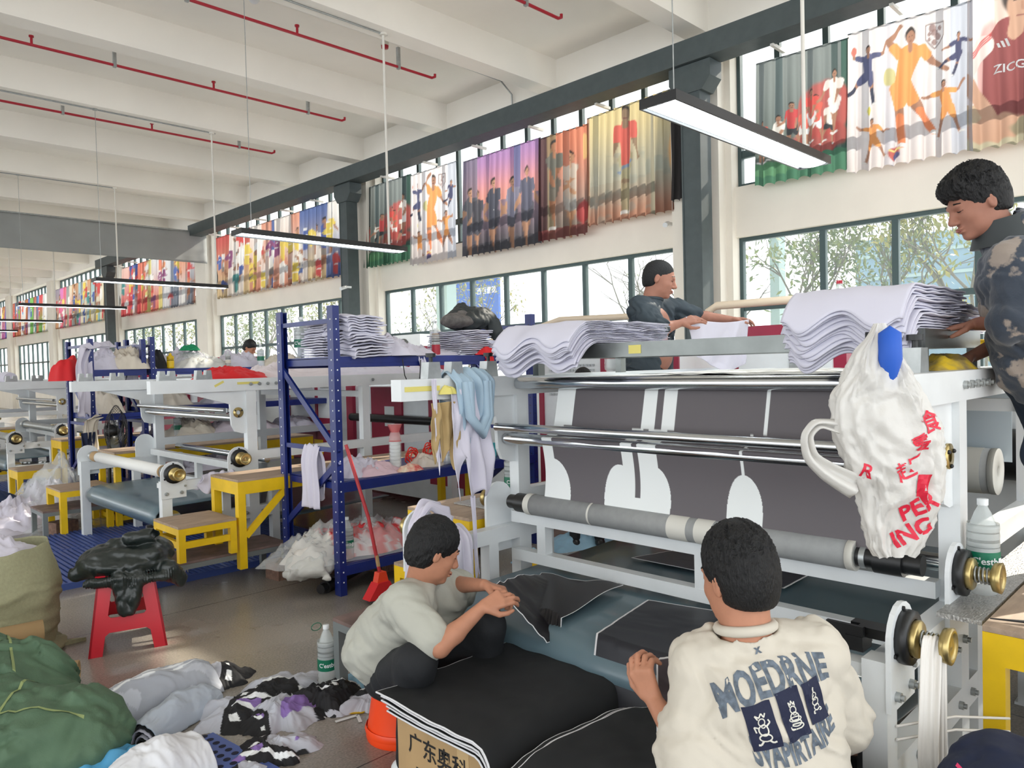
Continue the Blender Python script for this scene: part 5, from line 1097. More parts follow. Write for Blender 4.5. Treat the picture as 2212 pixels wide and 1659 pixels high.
for g_, segs in ((g, [((-.3, -.3), (.3, .1)), ((.1, -.4), (.2, .3))]), (g2, [((-.3, -.1), (.35, -.15)), ((.0, -.3), (.1, .3))])):
    for (a, b) in segs:
        me = rect_mesh((Vector(b)-Vector(a)).length, .011, 24); d = (Vector(b)-Vector(a)).normalized(); bpy.context.view_layer.update()
        c_, sn = math.cos(g_.rotation_euler.z), math.sin(g_.rotation_euler.z); R = lambda p: (p[0]*c_-p[1]*sn, p[0]*sn+p[1]*c_)
        mid = R(((a[0]+b[0])/2, (a[1]+b[1])/2)); dd = R(d)
        decal(me, g_, (g_.location.x+mid[0], g_.location.y+mid[1], .7), (dd[0], dd[1], 0), (-dd[1], dd[0], 0), 'woven_stripe', m_seam, g_, off=.004)
for (x, y, z, rz, L, l) in [(.75, 4.86, .26, .2, .5, 'brown cardboard tube end above the green sack at the left edge'), (.86, 4.62, .09, -.1, .45, 'brown cardboard tube on the floor behind the green sack')]:
    t = thing('cardboard_tube', l, 'tube', (x, y, z), rz); MB().lathe([(.052, -L), (.06, -L), (.06, .3), (.052, .3), (.052, -L)], (0, 0, 0), (.95, -.3, 0), 24).build('tube_body', m_card, t)
pile('blue_mesh_cloth', 'sky blue tulle cloth at the bottom edge, left part', 'cloth', (.92, 3.50, .0), .2, .2, .12, 111, mat('blue tulle', (96, 178, 226), .6, alpha=.85, bump=.2), sc=5)
pile('blue_mesh_cloth', 'sky blue tulle cloth at the bottom edge, right part', 'cloth', (1.1, 3.42, .0), .22, .14, .07, 112, mat('blue tulle', (96, 178, 226), .6), sc=6)
pile('white_cloth', 'white crumpled cloth on the floor between the green sack and the striped bundle', 'cloth', (1.04, 4.13, .0), .2, .13, .10, 113, m_cloth, sc=7, jag=.1)
# ================================================================== black and white cloth pieces on the floor
def bw(sd, f=9, pu=.3, wt=.05):
    def fn(x, y, z):
        wx = x+.06*nz(x*6, y*6, s=sd); wy = y+.06*nz(x*6, y*6, s=sd+1); f_ = f*.5; n = nz(wx*f_, wy*f_, s=sd+2); n2 = nz(wx*f_*1.3, wy*f_*1.3, s=sd+5); st = np.sin((wx*.7+wy)*62)
        c = np.zeros(x.shape+(3,)); c[:] = lin((24, 24, 28)); c[n > wt] = lin((186, 188, 198)); c[(n2 > pu) & (n > -.1)] = lin((134, 106, 172)); c[(np.abs(n+.12) < .045) & (st > .3)] = lin((236, 238, 240)); return c
    return fn
def gray(x, y, z):
    c = np.zeros(x.shape+(3,)); c[:] = lin((168, 172, 182)); n = nz(x*9, y*9, s=3); c[n > .12] = lin((192, 196, 206)); d = np.abs(y-.05*x-.02); c[(d < .008) | (np.abs(d-.03) < .006)] = lin((240, 243, 246)); return c
def sheetbundle(label, loc, rz, L, W, H, seed, paint, core=True, nm='printed_cloth_bundle'):
    t = thing(nm, label, 'cloth', loc, rz)
    U, V = np.meshgrid(np.linspace(0, 1, 90), np.linspace(0, 1, 60), indexing='ij'); a = (V*1.15-.08)*PI
    x = (U-.5)*L*(1+.06*nz(V*3, 1., s=seed)); y = -np.cos(a)*W/2*(1-.12*np.cos(U*PI))*(1+.1*nz(U*3, V*3, s=seed)); z = np.maximum(.004, np.sin(np.clip(a, 0, PI))*H*(.8+.4*np.sin(U*PI*.9+.3))*(1+.25*nz(U*4, V*3, s=seed+1))+.018*(ridge(U*5, V*6, s=seed)-.4))
    grid('outer_cloth', np.stack([x, y, z], -1), m_paint, t, thick=.004, col=paint(x, y, z))
    for k in range(5):
        s_ = .86-.13*k; y2 = y*s_; z2 = np.maximum(.003, z*s_-.004); x2 = x*(1+.03*math.sin(k*2.2)); grid('inner_layer', np.stack([x2, y2, z2], -1)[::3, ::2], m_black if k % 2 == 0 else m_cloth, t, thick=.003)
    return t
sheetbundle('folded bundle of grey and white striped cloth on the floor, largest of the cloth bundles', (1.31, 3.95, 0), .20, .62, .28, .15, 121, gray)
sheetbundle('rolled light grey cloth with a black underside, right of the striped bundle', (1.34, 3.69, 0), .53, .46, .18, .11, 122, lambda x, y, z: np.zeros(x.shape+(3,))+np.array(lin((176, 184, 196))))
sheetbundle('white shirt bundle tied with a white band at the bottom edge', (1.08, 3.20, 0), .2, .34, .3, .15, 123, lambda x, y, z: np.zeros(x.shape+(3,))+np.array(lin((224, 225, 230))))
pcs = [(1.68, 4.0, .17, .12, .10, 131, 'fan of black and white cloth edges behind the striped bundle', bw(1)), (1.84, 3.66, .26, .15, .08, 132, 'light grey and black cloth piece beside the water bottle, left', bw(2, 6, .4, -.12)), (1.60, 3.56, .24, .17, .08, 133, 'black and white printed cloth heap in the middle of the floor pieces', bw(3, 8, .3)),
    (1.95, 3.36, .2, .16, .12, 134, 'black cloth piece with white double stripes below the water bottle', bw(4, 6, .5, .16)), (2.10, 3.18, .17, .12, .07, 135, 'black and white cloth scraps near the orange stool', bw(5, 10)), (1.70, 3.36, .22, .18, .10, 136, 'black and purple cloth piece left of the yellow paper scrap', bw(6, 9, .15)),
    (1.52, 3.06, .2, .15, .08, 137, 'black, white and purple cloth piece beside the perforated blue mat', bw(7, 9, .18)), (1.34, 2.98, .14, .10, .06, 138, 'white and black cloth scrap at the lower edge of the blue mat', bw(8, 8)), (1.06, 3.74, .15, .1, .05, 139, 'black and purple cloth corner under the striped bundle', bw(9, 9, .1)), (2.2, 3.4, .18, .12, .04, 140, 'flat pale blue and white printed cloth behind the floor pieces', lambda x, y, z: np.where((nz(x*5, y*5, s=2) > 0)[..., None], np.array(lin((150, 196, 222))), np.array(lin((226, 228, 230)))))]
for x, y, a, b, h, sd, l, fn in pcs: pile('printed_cloth_piece', l, 'cloth', (x, y, .001), a, b, h, sd, m_paint, sc=8, n=200, paint=fn, jag=.16, rag=.45, group=None)
tag(MB().add([(1.93, 3.16, .003), (2.05, 3.22, .003), (2.11, 3.14, .004), (2.0, 3.10, .003)], [(0, 1, 2, 3)]).add([(1.93, 3.16, .006), (2.05, 3.22, .006), (2.11, 3.14, .007), (2.0, 3.10, .006)], [(0, 1, 2, 3)]).build('paper_scrap', m_yel), 'small yellow paper scrap on the floor', 'paper scrap')
tag(MB().bar((1.86, 3.12, .006), (1.97, 3.1, .006), .016, .003).bar((1.97, 3.1, .006), (1.94, 3.03, .006), .016, .003).build('white_strip', m_paper), 'bent white strip beside the yellow paper scrap', 'strip')
tag(MB().box(2.42, 3.1, .383, 2.56, 3.15, .387).build('paper_slip', m_paper), 'white paper slip on the dark board bench', 'paper')
# ================================================================== cardboard box with black panels
t = thing('cardboard_box', 'brown cardboard box with Chinese letters, black cloth panels on top', 'box', (1.62, 1.78, 0)); MB().box(0, 0, 0, .58, .5, .40).build('carton', m_card, t)
MB().box(-.001, .1, .0, 0, .16, .40).build('tape', mat('packing tape', (196, 168, 124), .2), t)
m_ink = mat('black ink', (24, 22, 20), .7)
for s_, sz, z, w in (('广东奥科', .082, .31, .30), ('Big color 数', .05, .215, .26)):
    me = text_mesh(s_, sz, cuts=0, bold=.0012)
    for v in me.vertices: v.co = (-.0015, .27-v.co.x, z+v.co.y)
    me.materials.append(m_ink); link('printed_letters', me, t)
MB().box(-.003, -.0, .18, -.002, .5, .183).build('flap_line', m_card, t)
sheets(7, 'black panel with white piping in the pile on the cardboard box', 'black panels on the cardboard box', (1.58, 1.60, .412), .70, .72, .0095, 141, m_black, wav=.018, jit=.018, edge=.003, yfront=.20, ydrop=.2, label_top='topmost smooth black panel on the cardboard box')
t = thing('carton', 'second cardboard box under the black panels in the lower middle', 'box', (1.56, 1.10, 0)); MB().box(0, 0, 0, .56, .46, .38).build('carton_body', m_card, t)
sheets(7, 'black panel with white piping beside the man in the sweatshirt', 'black panels in the lower middle', (1.50, 1.04, .395), .76, .60, .011, 142, m_black, wav=.03, jit=.025, edge=.003, sag=.05, rz=-.05, label_top='topmost black panel in the lower middle, beside the sweatshirt man')
sheets(5, 'light grey striped cloth tucked behind the black panels', 'grey striped cloths behind the box', (2.2, 1.62, .34), .2, .16, .01, 143, mat('grey stripe cloth', (160, 158, 160), .8), wav=.01)
# panels on the blanket
def quad_sheet(name, label, A, B, C, D, seed, wav=.012, col=None, m=None, n=60, edge=.008, bulge=.0, fn=None, cat='fabric panel', thick=.002):
    A, B, C, D = [np.array(p, float) for p in (A, B, C, D)]; k = np.concatenate([[0, edge], np.linspace(edge*1.4, 1-edge*1.4, n-4), [1-edge, 1]])
    U, V = np.meshgrid(k, k, indexing='ij'); U_ = U[..., None]; V_ = V[..., None]
    P = A*(1-U_)*(1-V_)+B*U_*(1-V_)+C*U_*V_+D*(1-U_)*V_
    P[..., 2] += wav*(ridge(U*2.5, V*4, s=seed)-.3)*(1 if not bulge else (1-V)**.6)+bulge*np.sin(U*PI)*np.sin(V*PI)
    c = None
    if fn: P = fn(P, U, V)
    if col is not None:
        c = np.zeros(U.shape+(3,)); c[:] = lin(col); E = (U < edge*1.01) | (U > 1-edge*1.01) | (V < edge*1.01) | (V > 1-edge*1.01); c[E] = lin((232, 232, 234))
    o = grid(name, P, m or m_paint2, thick=thick, col=c); return tag(o, label, cat)
m_paint2 = mat('glossy panel', (40, 40, 44), .45, attr='paint', spec=.4)
def lift(P, U, V):
    P[..., 2] += .03*np.sin(U*5+V*3)*(1-V)*V*2+.02*np.sin(V*9+U*2)*U*(1-V); P[..., 2] = np.where(P[..., 0] > 2.36, np.maximum(P[..., 2], .606+.01*np.sin(U*9+V*7)), P[..., 2]); return P
def droop(P, U, V):
    s_ = np.maximum(0, 2.27-P[..., 0]); return P
quad_sheet('lifted_cloth_sheet', 'black sheet whose corner the T-shirt man lifts off the blanket', (2.085, 2.24, .775), (2.25, 2.10, .50), (2.90, 2.19, .60), (2.78, 2.62, .60), 151, wav=.022, col=(30, 28, 31), bulge=-.035, edge=.006, fn=lift)
def fold_front(P, U, V):
    x = P[..., 0]; s_ = np.maximum(0, 2.30-x); P[..., 2] = np.where(x < 2.30, .585-s_*1.4, P[..., 2]); P[..., 0] = np.where(x < 2.30, 2.30-np.minimum(s_*.55, .085), x); return P
quad_sheet('black_cloth_sheet', 'black sheet with white piping over the blanket front between the two seated men', (2.10, 1.06, .6), (2.10, 1.84, .6), (2.80, 1.98, .6), (2.95, 1.15, .6), 152, wav=.006, col=(36, 37, 44), fn=fold_front, edge=.009)
quad_sheet('printed_paper_piece', 'dark grey printed piece lying on the blanket behind the paper roll', (3.36, 1.60, .597), (3.36, 2.48, .597), (3.78, 2.33, .604), (3.74, 1.60, .604), 153, wav=.002, col=(70, 68, 76), edge=.008)
quad_sheet('grey_fabric_flap', 'dark grey cloth flap held by the man in the printed sweatshirt', (1.82, 1.26, .80), (1.72, 1.2, .42), (2.02, 1.0, .45), (2.10, 1.08, .76), 155, wav=.03, col=(92, 84, 90), edge=.012)
# ================================================================== things on the near press
hang('pale_blue_cloth', 'pale blue cloth bundled over the rail at the left end of the nearest press', 'cloth', [(2.62, 3.08, 1.4), (2.62, 3.08, 1.60), (2.62, 3.0, 1.66), (2.62, 2.9, 1.60), (2.61, 2.9, 1.42), (2.6, 2.92, 1.33)], .2, 161, m_ltblue, axis=(1, 0, 0), fold=.035, taper=-.3, gather=5)
for k, (x, a, b) in enumerate([(2.60, .12, .1), (2.62, .17, .09)]):
    tag(MB().tube([(x-.07, 2.885-.01*k, 1.60), (x-.06-.01*k, 2.87, 1.42), (x-.0, 2.86, 1.35-.02*k), (x+.06, 2.87, 1.42), (x+.07, 2.885, 1.60)], [.02, .024, .03, .024, .02], 10).build('cloth_fold', m_ltblue), 'looped fold of the pale blue cloth on the left rail, %s loop' % ('inner' if k == 0 else 'outer'), 'cloth fold')
hang('white_tail_cloth', 'white end of the pale blue cloth hanging with pointed tips', 'cloth', [(2.58, 2.93, 1.56), (2.58, 2.9, 1.4), (2.58, 2.9, 1.25), (2.6, 2.9, 1.10)], .24, 162, m_cloth, axis=(1, 0, 0), fold=.03, tail=.22, taper=-.1)
for k, (x, z, l) in enumerate([(2.36, 1.62, 'narrow white strip hanging near the left clamp'), (2.60, 1.0, 'long thin white strip below the pale cloth')]):
    hang('white_strip', l, 'strip', [(x, 2.93, z), (x, 2.92, z-.2), (x+.01, 2.92, z-.42)], .03, 163+k, m_cloth, axis=(1, 0, 0), fold=.005)
def clamp(x, y, z, l, knob=True):
    t = thing('shaft_clamp', l, 'clamp', (x, y, z), 0, None); MB().prism([(-.045, 0), (.045, 0), (.035, .085), (-.035, .085)], 1, -.03, .03).build('bracket', m_galv, t)
    if knob: MB().cyl((0, 0, .085), (0, 0, .115), .01).cyl((0, 0, .11), (0, 0, .13), .026).build('knob', m_blk, t)
clamp(2.40, 3.0, 1.62, 'grey clamp with a black knob, leftmost on the left rail'); clamp(2.55, 3.0, 1.62, 'grey clamp without knob beside the leftmost clamp', False)
clamp(2.28, .80, 1.62, 'grey clamp with black knob from which the shopping bag hangs'); clamp(2.76, .84, 1.62, 'grey clamp with black knob on the right rail, left of the gloves')
clamp(2.8, 3.0, 1.62, 'grey clamp on the left rail under the left cloth stack')
hang('tan_cloth', 'tan cloth tied under the left rail with yellow tape', 'cloth', [(2.42, 2.93, 1.50), (2.42, 2.92, 1.44), (2.42, 2.92, 1.3), (2.42, 2.92, 1.24)], .15, 171, mat('tan cloth', (176, 150, 104), .8), axis=(1, 0, 0), fold=.02, taper=-.2, tail=.2)
q = MB(); q.box(2.2, 2.957, 1.56, 2.42, 2.9585, 1.585); tag(q.build('yellow_tape', m_yellow_tape), 'yellow tape stuck along the left rail of the nearest press', 'tape')
pile('yellow_tape_ball', 'crumpled yellow tape on the left rail', 'tape', (2.46, 2.94, 1.54), .06, .03, .05, 172, m_yellow_tape, sc=18)
q = MB(); q.bar((2.7, 6.31, 1.56), (2.78, 6.31, 1.60), .002, .02).box(3.1-.2, 6.305, 1.57, 3.1, 6.309, 1.59); tag(q.build('yellow_tape', m_yellow_tape), 'yellow tape on the rail of the second press', 'tape')
pile('yellow_gloves', 'yellow and blue work gloves under the stainless shelf at the right', 'gloves', (3.3, .90, 1.62), .2, .1, .07, 173, mat('yellow glove', (236, 200, 50), .7, c2=(40, 60, 110), nscale=9), sc=10)
tag(MB().tube([(3.85, .05, 1.73), (3.9, .7, 1.73), (4.0, 2.4, 1.73)], .014, 8).build('yellow_bar', m_yel), 'yellow bar across the back of the near table', 'bar')
tag(MB().tube([(3.60, .79, 1.64), (3.62, .74, 1.6), (3.63, .74, 1.53)], [.012, .016, .008], 8).build('navy_tie', m_navy), 'navy cloth tie on the leg of the stainless shelf', 'tie')
for i, (a, b, c, l) in enumerate([(3.2, 1.3, 1.601, 'white paper sheet on the near table, right part'), (3.5, 2.1, 1.601, 'white paper sheet on the near table, left part')]):
    quad_sheet('white_paper', l, (a, b-.5, c+.004), (a, b+.4, c+.004), (a+1.1, b+.4, c+.01), (a+1.1, b-.5, c+.008), 180+i, wav=.012, m=m_paper, edge=.01, cat='paper')
# beige pipes, wall unit, window bits
m_beige = mat('beige pipe', (222, 204, 180), .5)
tag(MB().tube([(6.0, 3.55, 1.95), (6.0, 3.52, 2.12), (6.0, 3.44, 2.16), (6.0, 2.05, 2.16), (6.0, 1.98, 2.14), (5.9, 1.98, 2.0), (5.7, 2.1, 1.93)], .035, 12).build('beige_pipe', m_beige), 'beige insulated pipe in front of the near right window', 'pipe')
tag(MB().tube([(6.0, 6.5, 1.95), (6.0, 5.9, 2.02), (6.0, 5.3, 2.15), (6.0, 4.1, 2.12), (6.0, 3.9, 2.1)], .03, 12).build('beige_pipe', m_beige), 'beige insulated pipe left of the standing worker', 'pipe')
for y, l in ((5.35, 'yellow lifting ring on the press housing, left of the worker'), (4.35, 'second yellow lifting ring nearer to the worker')): tag(MB().tube([(5.95, y+.04*math.cos(a), 1.86+.045*math.sin(a)) for a in np.linspace(0, 2*PI, 16)[:-1]], .013, 8, closed=True).build('lifting_ring', m_yel), l, 'ring')
t = thing('air_conditioner', 'white air conditioner unit under the middle window', 'air conditioner', (8.6, 11.45, 1.75)); MB().box(0, -.4, 0, .32, .4, .55).build('case', m_white, t); MB().lathe([(.2, 0), (.21, .01), (.0, .012)], (0, .1, .27), (-1, 0, 0)).build('fan_grille', m_galv, t); MB().box(0, -.3, -1.7, .3, .3, 0).build('stand', m_galv, t)
# white cloths on the far left parts of the near press
hang('white_cloth', 'white printed cloth hanging over the left side frame behind the seated man', 'cloth', [(2.45, 3.12, .45), (2.45, 3.12, .8), (2.45, 3.0, .86), (2.44, 2.90, .8), (2.43, 2.88, .42)], .26, 181, m_cloth, axis=(1, 0, 0), fold=.03, taper=.1, gather=4)
hang('white_cloth', 'white cloth draped over the lower left shaft seat behind the seated man', 'cloth', [(2.2, 2.95, .5), (2.22, 2.95, .9), (2.32, 2.97, 1.0), (2.45, 2.97, .93)], .12, 182, m_cloth, axis=(0, 1, 0), fold=.01)
m_tie = mat('white cotton tape', (232, 228, 222), .85)
hang('white_cotton_band', 'long white cotton band hanging from the lower right brass handwheel', 'band', [(2.38, .68, .2), (2.36, .67, .6), (2.33, .66, .90), (2.28, .66, .90), (2.24, .66, .6), (2.22, .65, .1)], .055, 183, m_tie, axis=(-.5, .6, 0), fold=.006, taper=0)
for k, (z0, z1) in enumerate([(.60, .57), (.56, .53)]): tag(MB().tube([(2.30, .76, z0), (2.5, .66, z0-.01), (2.64, .55, z1)], .004, 6).build('white_string', m_tie), ['upper white string tied between the press frame and the yellow platform', 'lower white string tied between the press frame and the yellow platform'][k], 'string')
hang('white_cotton_band', 'white cotton band on the front post of the second press', 'band', [(2.36, 6.26, .42), (2.36, 6.25, .44), (2.35, 6.25, .2), (2.36, 6.25, .02)], .1, 184, m_tie, axis=(1, 0, 0), fold=.01)
hang('white_cloth', 'crumpled white cloth on the lower frame beam of the second press', 'cloth', [(2.7, 6.33, .7), (2.7, 6.3, .84), (2.7, 6.27, .8), (2.7, 6.26, .68)], .4, 185, m_cloth, axis=(1, 0, 0), fold=.03)
# navy jacket lower right, knife, blue cloths behind
s_ = SDF((-.4, -.5, -.35), (.45, .4, .30), .008)
s_.ell((0, -.05, 0), (.2, .28, .14), k=.06).cone((-.12, .05, -.02), (-.16, -.1, -.34), .12, .12, k=.06).cone((.05, -.25, 0), (0, -.3, -.3), .14, .15, k=.06).ell((.05, .1, .03), (.12, .1, .09), k=.04)
s_.wrinkle(lambda x, y, z: .016*(ridge(x*6+z*4, y*6-z*5, z*3, 6)-.5))
t = thing('navy_jacket', 'navy jacket with a thin pink piping line in the bottom right corner', 'jacket', (2.1, .37, .60)); nj = s_.mesh('jacket_cloth', m_navy, t)
bpy.context.view_layer.update(); me = rect_mesh(.42, .008, 30); decal(me, nj, (1.98, .40, .62), Vector((.1, -.6, -.42)), Vector((.3, -.4, .62)), 'pink_piping', mat('pink piping', (226, 60, 110), .5), t, off=.004)
tag(MB().box(1.95, .05, 0, 2.3, .5, .42).build('jacket_crate', m_black), 'dark crate under the navy jacket', 'crate')
t = thing('scissors', 'long black scissors lying on the yellow platform at the right edge', 'scissors', (2.74, .50, .846), -1.2); MB().add([(-.12, 0, 0), (.0, -.012, .0), (.12, -.016, 0), (.12, .012, 0), (-.12, 0, .004), (.0, -.012, .006), (.12, -.016, .008), (.12, .012, .008)], [(0, 1, 2, 3), (7, 6, 5, 4), (0, 4, 5, 1), (1, 5, 6, 2), (2, 6, 7, 3), (3, 7, 4, 0)]).build('blade', m_blk, t)
MB().tube([(.15+.04*math.cos(a), .02*math.sin(a)-.02, .006) for a in np.linspace(0, 2*PI, 14)[:-1]], .005, 6, closed=True).build('handle', m_blk, t)
m_bfilm = mat('pale blue film', (160, 205, 232), .4, alpha=.8, bump=.3)
pile('blue_plastic_bag', 'pale blue plastic on the floor behind the paper roll, right piece', 'bag', (5.35, 4.5, 0), .42, .25, .14, 191, m_bfilm, sc=6); pile('blue_plastic_bag', 'pale blue plastic on the floor behind the press frame, left piece', 'bag', (4.6, 4.45, 0), .2, .14, .1, 192, m_bfilm, sc=7)
pile('yellow_glove', 'yellow glove on the floor in front of the left pale blue plastic', 'glove', (4.42, 4.35, 0), .12, .07, .04, 193, m_yel, sc=9)
pile('silver_scrap', 'crumpled grey scrap on the floor under the blanket', 'scrap', (2.75, 2.62, 0), .08, .06, .06, 194, m_galv, sc=14)
tag(MB().lathe([(0, 0), (.07, 0), (.07, .012), (.02, .015), (.02, .1), (.035, .11), (0, .11)], (2.62, 2.55, .0)).build('levelling_foot', m_galv), 'round metal levelling foot on the floor under the blanket', 'foot')
# ================================================================== shopping bag
m_bag = mat('white shopping bag', (238, 236, 232), .3, alpha=.93, trans=.3, bump=.6, bscale=22, spec=.6)
bx, by = 2.13, .745
t = thing('shopping_bag', 'white plastic shopping bag with red letters hanging at the right end of the nearest press', 'bag', (bx, by, 0))
uR = Vector((math.sin(_az), -math.cos(_az), 0)); uF = Vector((math.cos(_az), math.sin(_az), 0))
V = np.linspace(0, 1, 90); TH = np.linspace(0, 2*PI, 110)
cxs = np.interp(V, [0, .12, .3, .5, .75, 1], [.01, .0, .0, .03, .06, .045]); wid = np.interp(V, [0, .06, .12, .22, .32, .45, .6, .8, .95, 1], [.012, .03, .055, .08, .115, .138, .125, .10, .07, .045]); dep = np.interp(V, [0, .1, .3, .6, 1], [.012, .03, .06, .06, .02])
ZZ = 1.768-.63*V
a_ = TH[:, None]; sq = lambda c: np.sign(c)*np.abs(c)**.8
X_ = cxs[None]+wid[None]*sq(np.cos(a_)); D_ = dep[None]*sq(np.sin(a_)); wr = .030*(ridge(a_*2.0+V[None]*3, V[None]*4-a_*.5, s=9, o=4)-.5)*sm(.03, .2, V[None])+.006*nz(a_*5, V[None]*12, s=3)
X_ = X_+wr*np.cos(a_)+.01*nz(V[None]*4, np.cos(a_)*2, s=12); D_ = D_+wr*np.sin(a_)*1.6
P = X_[..., None]*np.array(uR)+D_[..., None]*np.array(uF); P[..., 2] = ZZ[None]+.015*nz(a_*2, V[None]*2, s=2)*V[None]
bagm = grid('bag_film', P, m_bag, t)
hp = [(-.05, 1.50), (-.10, 1.49), (-.165, 1.505), (-.195, 1.47), (-.185, 1.41), (-.14, 1.37), (-.07, 1.33)]
hq = np.array(hp); tt = np.linspace(0, 1, 40); kk = np.linspace(0, 1, len(hq)); hx = np.interp(tt, kk, hq[:, 0]); hz = np.interp(tt, kk, hq[:, 1])
for _ in range(4): hx[1:-1] = (hx[:-2]+hx[1:-1]*2+hx[2:])/4; hz[1:-1] = (hz[:-2]+hz[1:-1]*2+hz[2:])/4
nx_ = -np.gradient(hz); nz_ = np.gradient(hx); nl = np.hypot(nx_, nz_); nx_ /= nl; nz_ /= nl; hw = np.interp(tt, [0, .3, .6, 1], [.03, .011, .013, .034]); ww = np.linspace(-1, 1, 9)
HX = hx[:, None]+nx_[:, None]*hw[:, None]*ww; HZ = hz[:, None]+nz_[:, None]*hw[:, None]*ww; HD = -.035+.012*np.sin(ww*5)[None]+.012*nz(tt[:, None]*5, ww[None]*1.5, s=2)+.03*np.sin(tt*PI)[:, None]
HP = HX[..., None]*np.array(uR)+HD[..., None]*np.array(uF); HP[..., 2] = HZ; grid('handle_loop', HP, m_bag, t, thick=.004)
kb = MB().lathe([(0, 0), (.028, -.02), (.03, -.09), (.012, -.16), (0, -.17)], tuple(uR*.015-uF*.045+Vector((0, 0, 1.76))), (0, 0, 1), 12); kb.build('blue_tie', mat('blue cloth tie', (30, 88, 190), .6), t)
bpy.context.view_layer.update()
m_rink = mat('red ink', (214, 30, 60), .5); bo = Vector((bx, by, 0))
for s_, sz, x, z, rot in [('食', .062, .115, 1.50, .25), ('零', .05, .085, 1.445, .5), ('一', .04, .07, 1.41, .5), ('赵', .055, .045, 1.375, .45), ('PER', .062, .085, 1.275, .5), ('ING', .062, .075, 1.205, .5), ('R', .05, -.055, 1.375, -.3)]:
    me = text_mesh(s_, sz, bold=.0022 if len(s_) > 2 else .001)
    u1 = uR*math.cos(rot)+Vector((0, 0, 1))*math.sin(rot); u2 = Vector((0, 0, 1))*math.cos(rot)-uR*math.sin(rot)
    decal(me, bagm, bo+uR*x+Vector((0, 0, z)), u1, u2, 'red_letters', m_rink, t, off=.003)
me = rect_mesh(.035, .06, 6); decal(me, bagm, bo+uR*.095+Vector((0, 0, 1.335)), uR, (0, 0, 1), 'red_emblem', m_rink, t, off=.003)

ZT = [o for o in COL.objects if o.name.startswith('printed_curtain')][2]; zf = ZT.children[0] if ZT.children[0].name.startswith('printed_fabric') else ZT.children[1]
for s_, sz, y, z in (('ZICGO', .12, 1.78, 4.56), ('PRINT', .0, 0, 0))[:1]:
    decal(text_mesh(s_, sz, bold=.002), zf, (9.0, y, z), (0, -1, 0), (0, 0, 1), 'shirt_letters', m_white, ZT, off=.004)
for q in range(3): decal(rect_mesh(.022, .05+.02*q, 4), zf, (9.0, 1.92-.035*q, 4.80+.01*q), (0, -1, .0), (.0, .35, 1), 'stripe_mark', m_white, ZT, off=.004)

me = text_mesh('洛西西雷路', .24, cuts=0, bold=.003)
for v in me.vertices: v.co = (-.01, -v.co.x-.68, 4.15+v.co.y)
me.materials.append(m_white); link('sign_letters', me, [o for o in COL.objects if o.name == 'blue_signboard'][0])
# ================================================================== people
def PX(x, y, D): return Vector((0, 0, CAMZ))+(cF+cR*((x-CX)/FPX)-cU*((y-CY)/FPX))*D
iR = Vector((math.sin(_az), -math.cos(_az), 0)); iF = Vector((math.cos(_az), math.sin(_az), 0)); iU = Vector((0, 0, 1))
def frame(fwd, up=(0, 0, 1)):
    f = Vector(fwd).normalized(); l = Vector(up).cross(f).normalized(); u = f.cross(l); return f, l, u
def headsdf(S, c, fr, s=1., neck=None, eyes_shut=True):
    f, l, u = fr; L = lambda x, y, z: tuple(c+f*(x*s)+l*(y*s)+u*(z*s)); M = [list(f), list(l), list(u)]
    E = lambda p, r, k=.02, sub=False: S.ell(L(*p), tuple(v*s for v in r), M, k*s, sub)
    E((-.012, 0, .033), (.094, .075, .084)); E((.018, 0, -.015), (.076, .063, .092), .03); E((.03, 0, -.07), (.05, .05, .038), .03); E((.072, 0, -.098), (.017, .022, .014), .025)
    for q in (-1, 1):
        E((.052, q*.036, -.028), (.026, .022, .022), .02); E((.088, q*.031, .004), (.014, .017, .009), .008, True); E((.072, q*.031, .003), (.014, .017, .012), .004)
        E((.100, q*.012, -.036), (.010, .008, .008), .006)
        E((-.010, q*.076, -.006), (.016, .009, .029), .006); E((-.006, q*.086, -.004), (.009, .005, .018), .003, True)
    E((.084, 0, .022), (.014, .046, .010), .015)
    S.cone(L(.090, 0, .010), L(.112, 0, -.030), .008*s, .0115*s, .012*s); E((.094, 0, -.060), (.012, .022, .0055), .006); E((.091, 0, -.073), (.012, .019, .006), .006); E((.101, 0, -.0665), (.010, .024, .0016), .002, True)
    if neck is not None: S.cone(L(-.02, 0, -.05), tuple(neck), .055*s, .062*s, .03*s)
